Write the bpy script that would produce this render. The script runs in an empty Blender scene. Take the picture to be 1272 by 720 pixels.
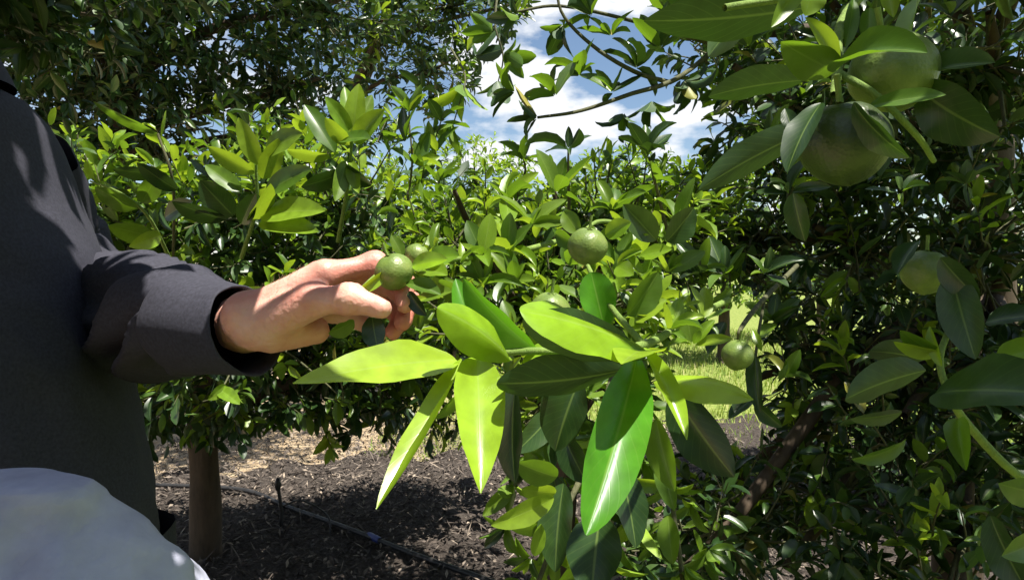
import bpy, math, random
import numpy as np
from mathutils import Vector, Matrix, noise as mnoise

# ------------------------------------------------------------------ camera
scene = bpy.context.scene
COL = scene.collection
F = 875.0                      # focal length in pixels of a 1272 px wide frame
CAM = np.array((0.0, 0.0, 1.3))
PITCH = math.atan(30.0 / F)
RIGHT = np.array((1.0, 0, 0))
FWD = np.array((0, math.cos(PITCH), -math.sin(PITCH)))
UPV = np.array((0, math.sin(PITCH), math.cos(PITCH)))
cam_data = bpy.data.cameras.new('camera')
cam = bpy.data.objects.new('camera', cam_data)
COL.objects.link(cam)
cam.location = CAM
cam.rotation_euler = (math.pi / 2 - PITCH, 0, 0)
cam_data.sensor_width = 36.0
cam_data.lens = 36.0 * F / 1272.0
cam_data.clip_start = 0.02
cam_data.clip_end = 2000
scene.camera = cam

# ------------------------------------------------------------------ sun, sky, exposure
SUN = Vector((0.24, -0.20, 0.95)).normalized()
sun_el = math.asin(SUN.z)
sun_az = math.atan2(SUN.x, SUN.y)
world = bpy.data.worlds.new('World')
scene.world = world
world.use_nodes = True
wn, wl = world.node_tree.nodes, world.node_tree.links
wn.clear()
w_out = wn.new('ShaderNodeOutputWorld')
w_bg = wn.new('ShaderNodeBackground')
w_bg.inputs['Strength'].default_value = 0.06
w_sky = wn.new('ShaderNodeTexSky')
w_sky.sky_type = 'NISHITA'
w_sky.sun_disc = False
w_sky.sun_elevation = sun_el
w_sky.sun_rotation = sun_az
w_sky.air_density = 1.0
w_sky.dust_density = 0.1
w_sky.ozone_density = 1.6
w_tc = wn.new('ShaderNodeTexCoord')
w_map = wn.new('ShaderNodeMapping')
w_map.inputs['Scale'].default_value = (1.0, 1.0, 2.2)
w_map.inputs['Location'].default_value = (3.35, 0.4, 0.62)
w_n = wn.new('ShaderNodeTexNoise')
w_n.inputs['Scale'].default_value = 5.2
w_n.inputs['Detail'].default_value = 7
w_n.inputs['Roughness'].default_value = 0.52
w_r = wn.new('ShaderNodeValToRGB')
w_r.color_ramp.elements[0].position = 0.505
w_r.color_ramp.elements[1].position = 0.585
w_mix = wn.new('ShaderNodeMixRGB')
w_mix.inputs['Color2'].default_value = (7.8, 8.0, 8.3, 1)
wl.new(w_tc.outputs['Generated'], w_map.inputs['Vector'])
wl.new(w_map.outputs[0], w_n.inputs['Vector'])
wl.new(w_n.outputs['Fac'], w_r.inputs['Fac'])
wl.new(w_r.outputs['Color'], w_mix.inputs['Fac'])
wl.new(w_sky.outputs[0], w_mix.inputs['Color1'])
wl.new(w_mix.outputs[0], w_bg.inputs['Color'])
wl.new(w_bg.outputs[0], w_out.inputs['Surface'])

sun_data = bpy.data.lights.new('sun', 'SUN')
sun_data.energy = 5.0
sun_data.angle = math.radians(0.53)
sun_data.color = (1.0, 0.95, 0.86)
sun = bpy.data.objects.new('sun', sun_data)
COL.objects.link(sun)
sun.rotation_euler = SUN.to_track_quat('Z', 'Y').to_euler()
sun.location = (3, -3, 8)

scene.view_settings.view_transform = 'Standard'
scene.view_settings.look = 'None'
scene.view_settings.exposure = 1.15
scene.view_settings.gamma = 1.0
scene.view_settings.use_curve_mapping = False
scene.render.engine = 'CYCLES'
scene.cycles.max_bounces = 6
scene.cycles.diffuse_bounces = 2
scene.cycles.glossy_bounces = 3
scene.cycles.transmission_bounces = 4
scene.cycles.use_denoising = True
scene.cycles.sample_clamp_indirect = 4.0

rng = np.random.default_rng(11)
random.seed(5)


# ------------------------------------------------------------------ helpers
def P(px, py, d):
    """a point at depth d (metres) that projects to photo pixel px, py"""
    return CAM + d * (FWD + RIGHT * (px - 636.0) / F - UPV * (py - 360.0) / F)


def proj(pts):
    r = pts - CAM
    d = r @ FWD
    return 636.0 + F * (r @ RIGHT) / d, 360.0 - F * (r @ UPV) / d, d


def unit(v):
    v = np.asarray(v, float)
    return v / (math.sqrt(v[0] * v[0] + v[1] * v[1] + v[2] * v[2]) + 1e-12)


def cross(a, b):
    return np.array((a[1] * b[2] - a[2] * b[1], a[2] * b[0] - a[0] * b[2], a[0] * b[1] - a[1] * b[0]))


def link(o, parent=None):
    COL.objects.link(o)
    if parent is not None:
        o.parent = parent
    return o


def thing(name, label, cat, loc=(0, 0, 0), group=None):
    o = bpy.data.objects.new(name, None)
    o.empty_display_size = 0.1
    o.location = loc
    o['label'] = label
    o['category'] = cat
    if group:
        o['group'] = group
    return link(o)


def mesh_np(name, verts, faces, mat, smooth=True, uv=None, fattr=None):
    """faces: (n,3) or (n,4) int array, or list of tuples"""
    me = bpy.data.meshes.new(name)
    verts = np.asarray(verts, np.float32)
    if isinstance(faces, np.ndarray):
        n, k = faces.shape
        me.vertices.add(len(verts))
        me.vertices.foreach_set('co', verts.ravel())
        me.loops.add(n * k)
        me.loops.foreach_set('vertex_index', faces.astype(np.int32).ravel())
        me.polygons.add(n)
        me.polygons.foreach_set('loop_start', np.arange(0, n * k, k, dtype=np.int32))
        me.update(calc_edges=True)
    else:
        me.from_pydata([tuple(map(float, v)) for v in verts], [], faces)
    if uv is not None:
        lay = me.uv_layers.new(name='UVMap')
        li = np.empty(len(me.loops), np.int32)
        me.loops.foreach_get('vertex_index', li)
        lay.data.foreach_set('uv', np.asarray(uv, np.float32)[li].ravel())
    if fattr is not None:
        for key, vals in fattr.items():
            a = me.attributes.new(key, 'FLOAT', 'FACE')
            a.data.foreach_set('value', np.asarray(vals, np.float32))
    if smooth:
        me.polygons.foreach_set('use_smooth', np.ones(len(me.polygons), bool))
    me.materials.append(mat)
    me.validate()
    return me


def obj(name, me, parent=None, origin=None):
    """world-space mesh under parent (parents are pure translations)"""
    o = bpy.data.objects.new(name, me)
    link(o, parent)
    if parent is not None:
        o.location = -Vector(parent_world(parent))
    return o


def parent_world(p):
    v = Vector((0, 0, 0))
    while p is not None:
        v += p.location
        p = p.parent
    return v


def tube_data(pts, radii, seg=8, cap=True):
    pts = np.asarray(pts, float)
    n = len(pts)
    radii = np.broadcast_to(np.asarray(radii, float), (n,)) if np.ndim(radii) <= 1 else radii
    tan = np.gradient(pts, axis=0)
    tan /= np.linalg.norm(tan, axis=1)[:, None] + 1e-12
    ref = np.array((0.0, 0, 1)) if abs(tan[0][2]) < 0.9 else np.array((1.0, 0, 0))
    u = unit(cross(tan[0], ref))
    vs = []
    ang = np.linspace(0, 2 * np.pi, seg, endpoint=False)
    for i in range(n):
        u = unit(u - tan[i] * np.dot(u, tan[i]))
        w = cross(tan[i], u)
        vs.append(pts[i] + radii[i] * (np.cos(ang)[:, None] * u + np.sin(ang)[:, None] * w))
    V = np.concatenate(vs)
    q = []
    for i in range(n - 1):
        a = i * seg + np.arange(seg)
        b = i * seg + (np.arange(seg) + 1) % seg
        q.append(np.stack([a, b, b + seg, a + seg], 1))
    return V, np.concatenate(q)


def merge(parts):
    vs, fs, off = [], [], 0
    for v, f in parts:
        vs.append(v)
        fs.append(f + off)
        off += len(v)
    return np.concatenate(vs), np.concatenate(fs)


def spline(ctrl, n):
    """Catmull-Rom through ctrl points"""
    c = np.asarray(ctrl, float)
    c = np.vstack([2 * c[0] - c[1], c, 2 * c[-1] - c[-2]])
    out = []
    m = len(c) - 3
    for t in np.linspace(0, m - 1e-6, n):
        i = int(t)
        f = t - i
        p0, p1, p2, p3 = c[i:i + 4]
        out.append(0.5 * ((2 * p1) + (p2 - p0) * f + (2 * p0 - 5 * p1 + 4 * p2 - p3) * f * f + (3 * p1 - p0 - 3 * p2 + p3) * f ** 3))
    return np.array(out)


# ------------------------------------------------------------------ materials
def new_mat(name):
    m = bpy.data.materials.new(name)
    m.use_nodes = True
    nt = m.node_tree
    nt.nodes.clear()
    return m, nt.nodes, nt.links


def ramp(nodes, stops):
    r = nodes.new('ShaderNodeValToRGB')
    e = r.color_ramp.elements
    while len(e) < len(stops):
        e.new(0.5)
    for k, (p, c) in enumerate(stops):
        e[k].position = p
        e[k].color = (*c, 1)
    return r


def leaf_material(name, stops, trans, source, veins=True, rough=0.36, tmix=0.36, back=1.35, spec=0.5):
    """stops: leaf colour over the per-leaf random value; trans: colour of the light that passes the blade"""
    m, N, L = new_mat(name)
    out = N.new('ShaderNodeOutputMaterial')
    if source == 'object':
        oi = N.new('ShaderNodeObjectInfo')
        rnd = oi.outputs['Random']
    else:
        at = N.new('ShaderNodeAttribute')
        at.attribute_name = 'rnd'
        rnd = at.outputs['Fac']
    cr = ramp(N, stops)
    L.new(rnd, cr.inputs['Fac'])
    col = cr.outputs['Color']
    tex = N.new('ShaderNodeTexCoord')
    # blotchy tone inside the blade
    nz = N.new('ShaderNodeTexNoise')
    nz.inputs['Scale'].default_value = 55
    nz.inputs['Detail'].default_value = 3
    L.new(tex.outputs['Object'], nz.inputs['Vector'])
    mr = N.new('ShaderNodeMapRange')
    mr.inputs['From Min'].default_value = 0.3
    mr.inputs['From Max'].default_value = 0.7
    mr.inputs['To Min'].default_value = 0.78
    mr.inputs['To Max'].default_value = 1.2
    L.new(nz.outputs['Fac'], mr.inputs['Value'])
    mul = N.new('ShaderNodeMixRGB')
    mul.blend_type = 'MULTIPLY'
    mul.inputs['Fac'].default_value = 1
    L.new(col, mul.inputs['Color1'])
    L.new(mr.outputs[0], mul.inputs['Color2'])
    col = mul.outputs[0]
    if veins:
        vo = N.new('ShaderNodeTexVoronoi')
        vo.inputs['Scale'].default_value = 9.0
        nw = N.new('ShaderNodeTexNoise')
        nw.inputs['Scale'].default_value = 3.0
        av = N.new('ShaderNodeVectorMath'); av.operation = 'ADD'
        oj = N.new('ShaderNodeObjectInfo')
        L.new(tex.outputs['UV'], av.inputs[0])
        L.new(oj.outputs['Random'], av.inputs[1])
        L.new(av.outputs[0], vo.inputs['Vector'])
        sp = N.new('ShaderNodeMapRange')
        sp.inputs['From Min'].default_value = 0.05
        sp.inputs['From Max'].default_value = 0.085
        sp.inputs['To Min'].default_value = 0.55
        sp.inputs['To Max'].default_value = 0.0
        L.new(vo.outputs['Distance'], sp.inputs['Value'])
        gt = N.new('ShaderNodeSeparateXYZ')
        L.new(vo.outputs['Color'], gt.inputs[0])
        th_ = N.new('ShaderNodeMath'); th_.operation = 'GREATER_THAN'; th_.inputs[1].default_value = 0.86
        L.new(gt.outputs['X'], th_.inputs[0])
        sm = N.new('ShaderNodeMath'); sm.operation = 'MULTIPLY'
        L.new(sp.outputs[0], sm.inputs[0]); L.new(th_.outputs[0], sm.inputs[1])
        sc = N.new('ShaderNodeMixRGB')
        sc.inputs['Color2'].default_value = (0.13, 0.09, 0.03, 1)
        L.new(sm.outputs[0], sc.inputs['Fac'])
        L.new(col, sc.inputs['Color1'])
        col = sc.outputs[0]
    bump = None
    if veins:
        sep = N.new('ShaderNodeSeparateXYZ')
        L.new(tex.outputs['UV'], sep.inputs[0])
        # u: -1..1 across mapped to 0..1, v: 0..1 along
        a = N.new('ShaderNodeMath'); a.operation = 'SUBTRACT'; a.inputs[1].default_value = 0.5
        L.new(sep.outputs['X'], a.inputs[0])
        ab = N.new('ShaderNodeMath'); ab.operation = 'ABSOLUTE'
        L.new(a.outputs[0], ab.inputs[0])
        mid = N.new('ShaderNodeMapRange')
        mid.inputs['From Min'].default_value = 0.012
        mid.inputs['From Max'].default_value = 0.035
        mid.inputs['To Min'].default_value = 1
        mid.inputs['To Max'].default_value = 0
        L.new(ab.outputs[0], mid.inputs['Value'])
        # side veins: stripes along v - 0.45*|u|
        k = N.new('ShaderNodeMath'); k.operation = 'MULTIPLY_ADD'
        k.inputs[1].default_value = -0.55
        L.new(ab.outputs[0], k.inputs[0])
        L.new(sep.outputs['Y'], k.inputs[2])
        fr = N.new('ShaderNodeMath'); fr.operation = 'MULTIPLY'; fr.inputs[1].default_value = 10.0
        L.new(k.outputs[0], fr.inputs[0])
        pp = N.new('ShaderNodeMath'); pp.operation = 'PINGPONG'; pp.inputs[1].default_value = 0.5
        L.new(fr.outputs[0], pp.inputs[0])
        sv = N.new('ShaderNodeMapRange')
        sv.inputs['From Min'].default_value = 0.0
        sv.inputs['From Max'].default_value = 0.09
        sv.inputs['To Min'].default_value = 0.24
        sv.inputs['To Max'].default_value = 0
        L.new(pp.outputs[0], sv.inputs['Value'])
        mx = N.new('ShaderNodeMath'); mx.operation = 'MAXIMUM'
        L.new(mid.outputs[0], mx.inputs[0])
        L.new(sv.outputs[0], mx.inputs[1])
        vc = N.new('ShaderNodeMixRGB')
        vc.inputs['Color2'].default_value = (0.30, 0.42, 0.10, 1)
        fm = N.new('ShaderNodeMath'); fm.operation = 'MULTIPLY'; fm.inputs[1].default_value = 0.28
        L.new(mx.outputs[0], fm.inputs[0])
        L.new(fm.outputs[0], vc.inputs['Fac'])
        L.new(col, vc.inputs['Color1'])
        col = vc.outputs[0]
        add = N.new('ShaderNodeMath'); add.operation = 'MULTIPLY_ADD'
        add.inputs[1].default_value = 0.35
        L.new(nz.outputs['Fac'], add.inputs[0])
        neg = N.new('ShaderNodeMath'); neg.operation = 'MULTIPLY'; neg.inputs[1].default_value = -0.4
        L.new(mx.outputs[0], neg.inputs[0])
        L.new(neg.outputs[0], add.inputs[2])
        bump = N.new('ShaderNodeBump')
        bump.inputs['Strength'].default_value = 0.16
        bump.inputs['Distance'].default_value = 0.0012
        L.new(add.outputs[0], bump.inputs['Height'])
    # paler matt underside
    geo = N.new('ShaderNodeNewGeometry')
    und = N.new('ShaderNodeMixRGB')
    und.blend_type = 'MULTIPLY'
    und.inputs['Fac'].default_value = 1
    L.new(col, und.inputs['Color1'])
    und.inputs['Color2'].default_value = (back, back * 0.98, back * 1.15, 1)
    sel = N.new('ShaderNodeMixRGB')
    L.new(geo.outputs['Backfacing'], sel.inputs['Fac'])
    L.new(col, sel.inputs['Color1'])
    L.new(und.outputs[0], sel.inputs['Color2'])
    rg = N.new('ShaderNodeMapRange')
    rg.inputs['To Min'].default_value = rough
    rg.inputs['To Max'].default_value = min(0.75, rough + 0.2)
    L.new(geo.outputs['Backfacing'], rg.inputs['Value'])
    pb = N.new('ShaderNodeBsdfPrincipled')
    L.new(sel.outputs[0], pb.inputs['Base Color'])
    L.new(rg.outputs[0], pb.inputs['Roughness'])
    pb.inputs['Specular IOR Level'].default_value = spec
    tr = N.new('ShaderNodeBsdfTranslucent')
    tm = N.new('ShaderNodeMixRGB')
    tm.blend_type = 'MIX'
    tm.inputs['Fac'].default_value = 0.75
    L.new(col, tm.inputs['Color1'])
    tm.inputs['Color2'].default_value = (*trans, 1)
    L.new(tm.outputs[0], tr.inputs['Color'])
    if bump:
        L.new(bump.outputs[0], pb.inputs['Normal'])
        L.new(bump.outputs[0], tr.inputs['Normal'])
    ms = N.new('ShaderNodeMixShader')
    ms.inputs['Fac'].default_value = tmix
    L.new(pb.outputs[0], ms.inputs[1])
    L.new(tr.outputs[0], ms.inputs[2])
    L.new(ms.outputs[0], out.inputs['Surface'])
    return m


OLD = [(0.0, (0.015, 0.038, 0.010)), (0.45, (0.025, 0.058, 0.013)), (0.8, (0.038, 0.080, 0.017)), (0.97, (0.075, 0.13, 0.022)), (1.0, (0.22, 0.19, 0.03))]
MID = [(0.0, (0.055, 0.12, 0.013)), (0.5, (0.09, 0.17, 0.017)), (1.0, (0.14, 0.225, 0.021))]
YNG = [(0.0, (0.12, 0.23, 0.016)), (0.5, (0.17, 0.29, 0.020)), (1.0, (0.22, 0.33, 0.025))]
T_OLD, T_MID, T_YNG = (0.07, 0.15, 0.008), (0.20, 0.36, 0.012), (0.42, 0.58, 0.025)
M_OLD = leaf_material('leaf_old', OLD, T_OLD, 'object', tmix=0.13, rough=0.31)
M_MID = leaf_material('leaf_mid', MID, T_MID, 'object')
M_YNG = leaf_material('leaf_young', YNG, T_YNG, 'object', rough=0.33)
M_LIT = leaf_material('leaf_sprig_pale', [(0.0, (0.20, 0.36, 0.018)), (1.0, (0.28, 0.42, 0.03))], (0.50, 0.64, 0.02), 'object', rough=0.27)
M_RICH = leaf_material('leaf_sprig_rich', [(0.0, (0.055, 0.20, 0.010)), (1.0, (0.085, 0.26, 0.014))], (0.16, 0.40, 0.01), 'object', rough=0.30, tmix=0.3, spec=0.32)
M_FOL = leaf_material('foliage_old', OLD, T_OLD, 'attr', veins=False, tmix=0.13, rough=0.31)
M_FOLM = leaf_material('foliage_mid', MID, T_MID, 'attr', veins=False)
M_FOLY = leaf_material('foliage_young', YNG, T_YNG, 'attr', veins=False)


def bark_material(name, c0, c1, scale=18.0):
    m, N, L = new_mat(name)
    out = N.new('ShaderNodeOutputMaterial')
    tc = N.new('ShaderNodeTexCoord')
    mp = N.new('ShaderNodeMapping')
    mp.inputs['Scale'].default_value = (1, 1, 0.25)
    L.new(tc.outputs['Object'], mp.inputs['Vector'])
    nz = N.new('ShaderNodeTexNoise')
    nz.inputs['Scale'].default_value = scale
    nz.inputs['Detail'].default_value = 8
    nz.inputs['Roughness'].default_value = 0.65
    L.new(mp.outputs[0], nz.inputs['Vector'])
    cr = ramp(N, [(0.3, c0), (0.7, c1)])
    L.new(nz.outputs['Fac'], cr.inputs['Fac'])
    b = N.new('ShaderNodeBump')
    b.inputs['Strength'].default_value = 0.7
    b.inputs['Distance'].default_value = 0.01
    L.new(nz.outputs['Fac'], b.inputs['Height'])
    p = N.new('ShaderNodeBsdfPrincipled')
    p.inputs['Roughness'].default_value = 0.85
    L.new(cr.outputs[0], p.inputs['Base Color'])
    L.new(b.outputs[0], p.inputs['Normal'])
    L.new(p.outputs[0], out.inputs['Surface'])
    return m


M_BARK = bark_material('bark', (0.035, 0.023, 0.014), (0.105, 0.072, 0.044))
M_TWIG = bark_material('twig_bark', (0.05, 0.055, 0.025), (0.12, 0.12, 0.05), 60)
M_STEM = bark_material('green_stem', (0.12, 0.20, 0.03), (0.22, 0.32, 0.06), 80)


def simple_material(name, col, rough=0.6, nscale=40, var=0.25, bump=0.2, bdist=0.002, spec=0.5, sheen=0.0):
    m, N, L = new_mat(name)
    out = N.new('ShaderNodeOutputMaterial')
    tc = N.new('ShaderNodeTexCoord')
    nz = N.new('ShaderNodeTexNoise')
    nz.inputs['Scale'].default_value = nscale
    nz.inputs['Detail'].default_value = 6
    L.new(tc.outputs['Object'], nz.inputs['Vector'])
    lo = tuple(c * (1 - var) for c in col)
    hi = tuple(min(1, c * (1 + var)) for c in col)
    cr = ramp(N, [(0.3, lo), (0.7, hi)])
    L.new(nz.outputs['Fac'], cr.inputs['Fac'])
    b = N.new('ShaderNodeBump')
    b.inputs['Strength'].default_value = bump
    b.inputs['Distance'].default_value = bdist
    L.new(nz.outputs['Fac'], b.inputs['Height'])
    p = N.new('ShaderNodeBsdfPrincipled')
    p.inputs['Roughness'].default_value = rough
    p.inputs['Specular IOR Level'].default_value = spec
    p.inputs['Sheen Weight'].default_value = sheen
    L.new(cr.outputs[0], p.inputs['Base Color'])
    L.new(b.outputs[0], p.inputs['Normal'])
    L.new(p.outputs[0], out.inputs['Surface'])
    return m


def fruit_material():
    m, N, L = new_mat('green_citrus_peel')
    out = N.new('ShaderNodeOutputMaterial')
    tc = N.new('ShaderNodeTexCoord')
    vo = N.new('ShaderNodeTexVoronoi')
    vo.inputs['Scale'].default_value = 420
    L.new(tc.outputs['Object'], vo.inputs['Vector'])
    nz = N.new('ShaderNodeTexNoise')
    nz.inputs['Scale'].default_value = 45
    nz.inputs['Detail'].default_value = 4
    L.new(tc.outputs['Object'], nz.inputs['Vector'])
    cr = ramp(N, [(0.3, (0.095, 0.150, 0.028)), (0.52, (0.14, 0.205, 0.04)), (0.68, (0.21, 0.265, 0.07)), (0.8, (0.28, 0.31, 0.12))])
    L.new(nz.outputs['Fac'], cr.inputs['Fac'])
    b = N.new('ShaderNodeBump')
    b.inputs['Strength'].default_value = 0.45
    b.inputs['Distance'].default_value = 0.0006
    L.new(vo.outputs['Distance'], b.inputs['Height'])
    p = N.new('ShaderNodeBsdfPrincipled')
    p.inputs['Roughness'].default_value = 0.42
    p.inputs['Subsurface Weight'].default_value = 0.12
    p.inputs['Subsurface Radius'].default_value = (0.004, 0.006, 0.001)
    L.new(cr.outputs[0], p.inputs['Base Color'])
    L.new(b.outputs[0], p.inputs['Normal'])
    L.new(p.outputs[0], out.inputs['Surface'])
    return m


M_FRUIT = fruit_material()
M_FRUIT_SHADED = M_FRUIT.copy()  # peel copy with deep shade put into its colour
M_FRUIT_SHADED.name = 'shaded_citrus_peel'
for n_ in M_FRUIT_SHADED.node_tree.nodes:
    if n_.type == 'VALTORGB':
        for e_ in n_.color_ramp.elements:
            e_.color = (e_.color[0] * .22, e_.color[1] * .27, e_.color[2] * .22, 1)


def skin_material():
    m, N, L = new_mat('skin')
    out = N.new('ShaderNodeOutputMaterial')
    tc = N.new('ShaderNodeTexCoord')
    nz = N.new('ShaderNodeTexNoise')
    nz.inputs['Scale'].default_value = 28
    nz.inputs['Detail'].default_value = 5
    L.new(tc.outputs['Object'], nz.inputs['Vector'])
    cr = ramp(N, [(0.3, (0.58, 0.25, 0.19)), (0.55, (0.68, 0.36, 0.28)), (0.75, (0.73, 0.46, 0.37))])
    L.new(nz.outputs['Fac'], cr.inputs['Fac'])
    at = N.new('ShaderNodeAttribute')
    at.attribute_name = 'flush'
    mx = N.new('ShaderNodeMixRGB')
    mx.inputs['Color2'].default_value = (0.50, 0.16, 0.12, 1)
    L.new(at.outputs['Fac'], mx.inputs['Fac'])
    L.new(cr.outputs[0], mx.inputs['Color1'])
    n2 = N.new('ShaderNodeTexVoronoi')
    n2.inputs['Scale'].default_value = 420
    L.new(tc.outputs['Object'], n2.inputs['Vector'])
    n3 = N.new('ShaderNodeTexNoise')
    n3.inputs['Scale'].default_value = 160
    n3.inputs['Detail'].default_value = 5
    L.new(tc.outputs['Object'], n3.inputs['Vector'])
    ad = N.new('ShaderNodeMath'); ad.operation = 'MULTIPLY_ADD'; ad.inputs[1].default_value = 0.4
    L.new(n2.outputs['Distance'], ad.inputs[0])
    L.new(n3.outputs['Fac'], ad.inputs[2])
    b = N.new('ShaderNodeBump')
    b.inputs['Strength'].default_value = 0.4
    b.inputs['Distance'].default_value = 0.0012
    L.new(ad.outputs[0], b.inputs['Height'])
    p = N.new('ShaderNodeBsdfPrincipled')
    p.inputs['Roughness'].default_value = 0.5
    p.inputs['Subsurface Weight'].default_value = 0.25
    p.inputs['Subsurface Radius'].default_value = (0.012, 0.004, 0.002)
    p.inputs['Subsurface Scale'].default_value = 0.6
    L.new(mx.outputs[0], p.inputs['Base Color'])
    L.new(b.outputs[0], p.inputs['Normal'])
    L.new(p.outputs[0], out.inputs['Surface'])
    return m


M_SKIN = skin_material()
M_NAIL = simple_material('fingernail', (0.62, 0.40, 0.32), 0.3, 30, 0.1, 0.05)
M_SHIRT = simple_material('charcoal_cotton', (0.036, 0.036, 0.050), 0.85, 260, 0.25, 0.35, 0.0008, 0.3, 0.0)
M_CLOTH = simple_material('pale_blue_grey_cotton', (0.37, 0.38, 0.48), 0.95, 34, 0.12, 0.7, 0.007, 0.05, 0.0)
M_TROUSER = simple_material('dark_trouser', (0.035, 0.036, 0.045), 0.9, 200, 0.25, 0.3, 0.0008, 0.2)
M_BOOT = simple_material('brown_leather', (0.09, 0.055, 0.03), 0.6, 30, 0.3, 0.3)
M_HAT = simple_material('straw_felt', (0.20, 0.17, 0.12), 0.85, 120, 0.25, 0.4, 0.001)
M_HAIR = simple_material('grey_hair', (0.18, 0.16, 0.14), 0.7, 150, 0.4, 0.6, 0.002)
M_PIPE = simple_material('black_poly_pipe', (0.018, 0.017, 0.017), 0.5, 30, 0.4, 0.15)
M_BLUE = simple_material('blue_plastic', (0.03, 0.05, 0.22), 0.45, 30, 0.2, 0.1)


# ------------------------------------------------------------------ ground
def ground_material():
    m, N, L = new_mat('grassy_soil')
    out = N.new('ShaderNodeOutputMaterial')
    tc = N.new('ShaderNodeTexCoord')
    n1 = N.new('ShaderNodeTexNoise')
    n1.inputs['Scale'].default_value = 0.9
    n1.inputs['Detail'].default_value = 8
    n1.inputs['Roughness'].default_value = 0.6
    L.new(tc.outputs['Object'], n1.inputs['Vector'])
    n2 = N.new('ShaderNodeTexNoise')
    n2.inputs['Scale'].default_value = 14
    n2.inputs['Detail'].default_value = 8
    L.new(tc.outputs['Object'], n2.inputs['Vector'])
    g = ramp(N, [(0.3, (0.12, 0.17, 0.035)), (0.7, (0.24, 0.27, 0.075))])
    s = ramp(N, [(0.3, (0.25, 0.18, 0.11)), (0.7, (0.42, 0.33, 0.22))])
    L.new(n2.outputs['Fac'], g.inputs['Fac'])
    L.new(n2.outputs['Fac'], s.inputs['Fac'])
    sep = N.new('ShaderNodeSeparateXYZ')
    L.new(tc.outputs['Object'], sep.inputs[0])
    k = N.new('ShaderNodeMapRange')          # bare track on the far side of the left tree, grass elsewhere
    k.inputs['From Min'].default_value = -1.2
    k.inputs['From Max'].default_value = 0.6
    L.new(sep.outputs['X'], k.inputs['Value'])
    ad = N.new('ShaderNodeMath'); ad.operation = 'MULTIPLY_ADD'
    ad.inputs[1].default_value = 1.2
    L.new(n1.outputs['Fac'], ad.inputs[0])
    sub = N.new('ShaderNodeMath'); sub.operation = 'SUBTRACT'; sub.inputs[1].default_value = 0.6
    L.new(k.outputs[0], sub.inputs[0])
    L.new(sub.outputs[0], ad.inputs[2])
    cl = N.new('ShaderNodeMapRange')
    cl.inputs['From Min'].default_value = 0.1
    cl.inputs['From Max'].default_value = 0.7
    L.new(ad.outputs[0], cl.inputs['Value'])
    mx = N.new('ShaderNodeMixRGB')
    L.new(cl.outputs[0], mx.inputs['Fac'])
    L.new(s.outputs[0], mx.inputs['Color1'])
    L.new(g.outputs[0], mx.inputs['Color2'])
    b = N.new('ShaderNodeBump')
    b.inputs['Strength'].default_value = 0.8
    b.inputs['Distance'].default_value = 0.05
    L.new(n2.outputs['Fac'], b.inputs['Height'])
    p = N.new('ShaderNodeBsdfPrincipled')
    p.inputs['Roughness'].default_value = 0.95
    p.inputs['Specular IOR Level'].default_value = 0.1
    L.new(mx.outputs[0], p.inputs['Base Color'])
    L.new(b.outputs[0], p.inputs['Normal'])
    L.new(p.outputs[0], out.inputs['Surface'])
    return m


def mulch_material():
    m, N, L = new_mat('mulched_soil')
    out = N.new('ShaderNodeOutputMaterial')
    tc = N.new('ShaderNodeTexCoord')
    n1 = N.new('ShaderNodeTexNoise')
    n1.inputs['Scale'].default_value = 55
    n1.inputs['Detail'].default_value = 10
    n1.inputs['Roughness'].default_value = 0.75
    L.new(tc.outputs['Object'], n1.inputs['Vector'])
    v = N.new('ShaderNodeTexVoronoi')
    v.inputs['Scale'].default_value = 38
    L.new(tc.outputs['Object'], v.inputs['Vector'])
    cr = ramp(N, [(0.25, (0.03, 0.024, 0.02)), (0.5, (0.085, 0.07, 0.06)), (0.66, (0.15, 0.13, 0.112)), (0.78, (0.26, 0.22, 0.19))])
    L.new(n1.outputs['Fac'], cr.inputs['Fac'])
    ad = N.new('ShaderNodeMath'); ad.operation = 'ADD'
    L.new(n1.outputs['Fac'], ad.inputs[0])
    L.new(v.outputs['Distance'], ad.inputs[1])
    b = N.new('ShaderNodeBump')
    b.inputs['Strength'].default_value = 1.0
    b.inputs['Distance'].default_value = 0.03
    L.new(ad.outputs[0], b.inputs['Height'])
    p = N.new('ShaderNodeBsdfPrincipled')
    p.inputs['Roughness'].default_value = 0.95
    p.inputs['Specular IOR Level'].default_value = 0.1
    L.new(cr.outputs[0], p.inputs['Base Color'])
    L.new(b.outputs[0], p.inputs['Normal'])
    L.new(p.outputs[0], out.inputs['Surface'])
    return m


def fbm(x, y, z=0.0, oct=4):
    return mnoise.fractal(Vector((x, y, z)), 0.6, 2.1, oct)


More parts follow.
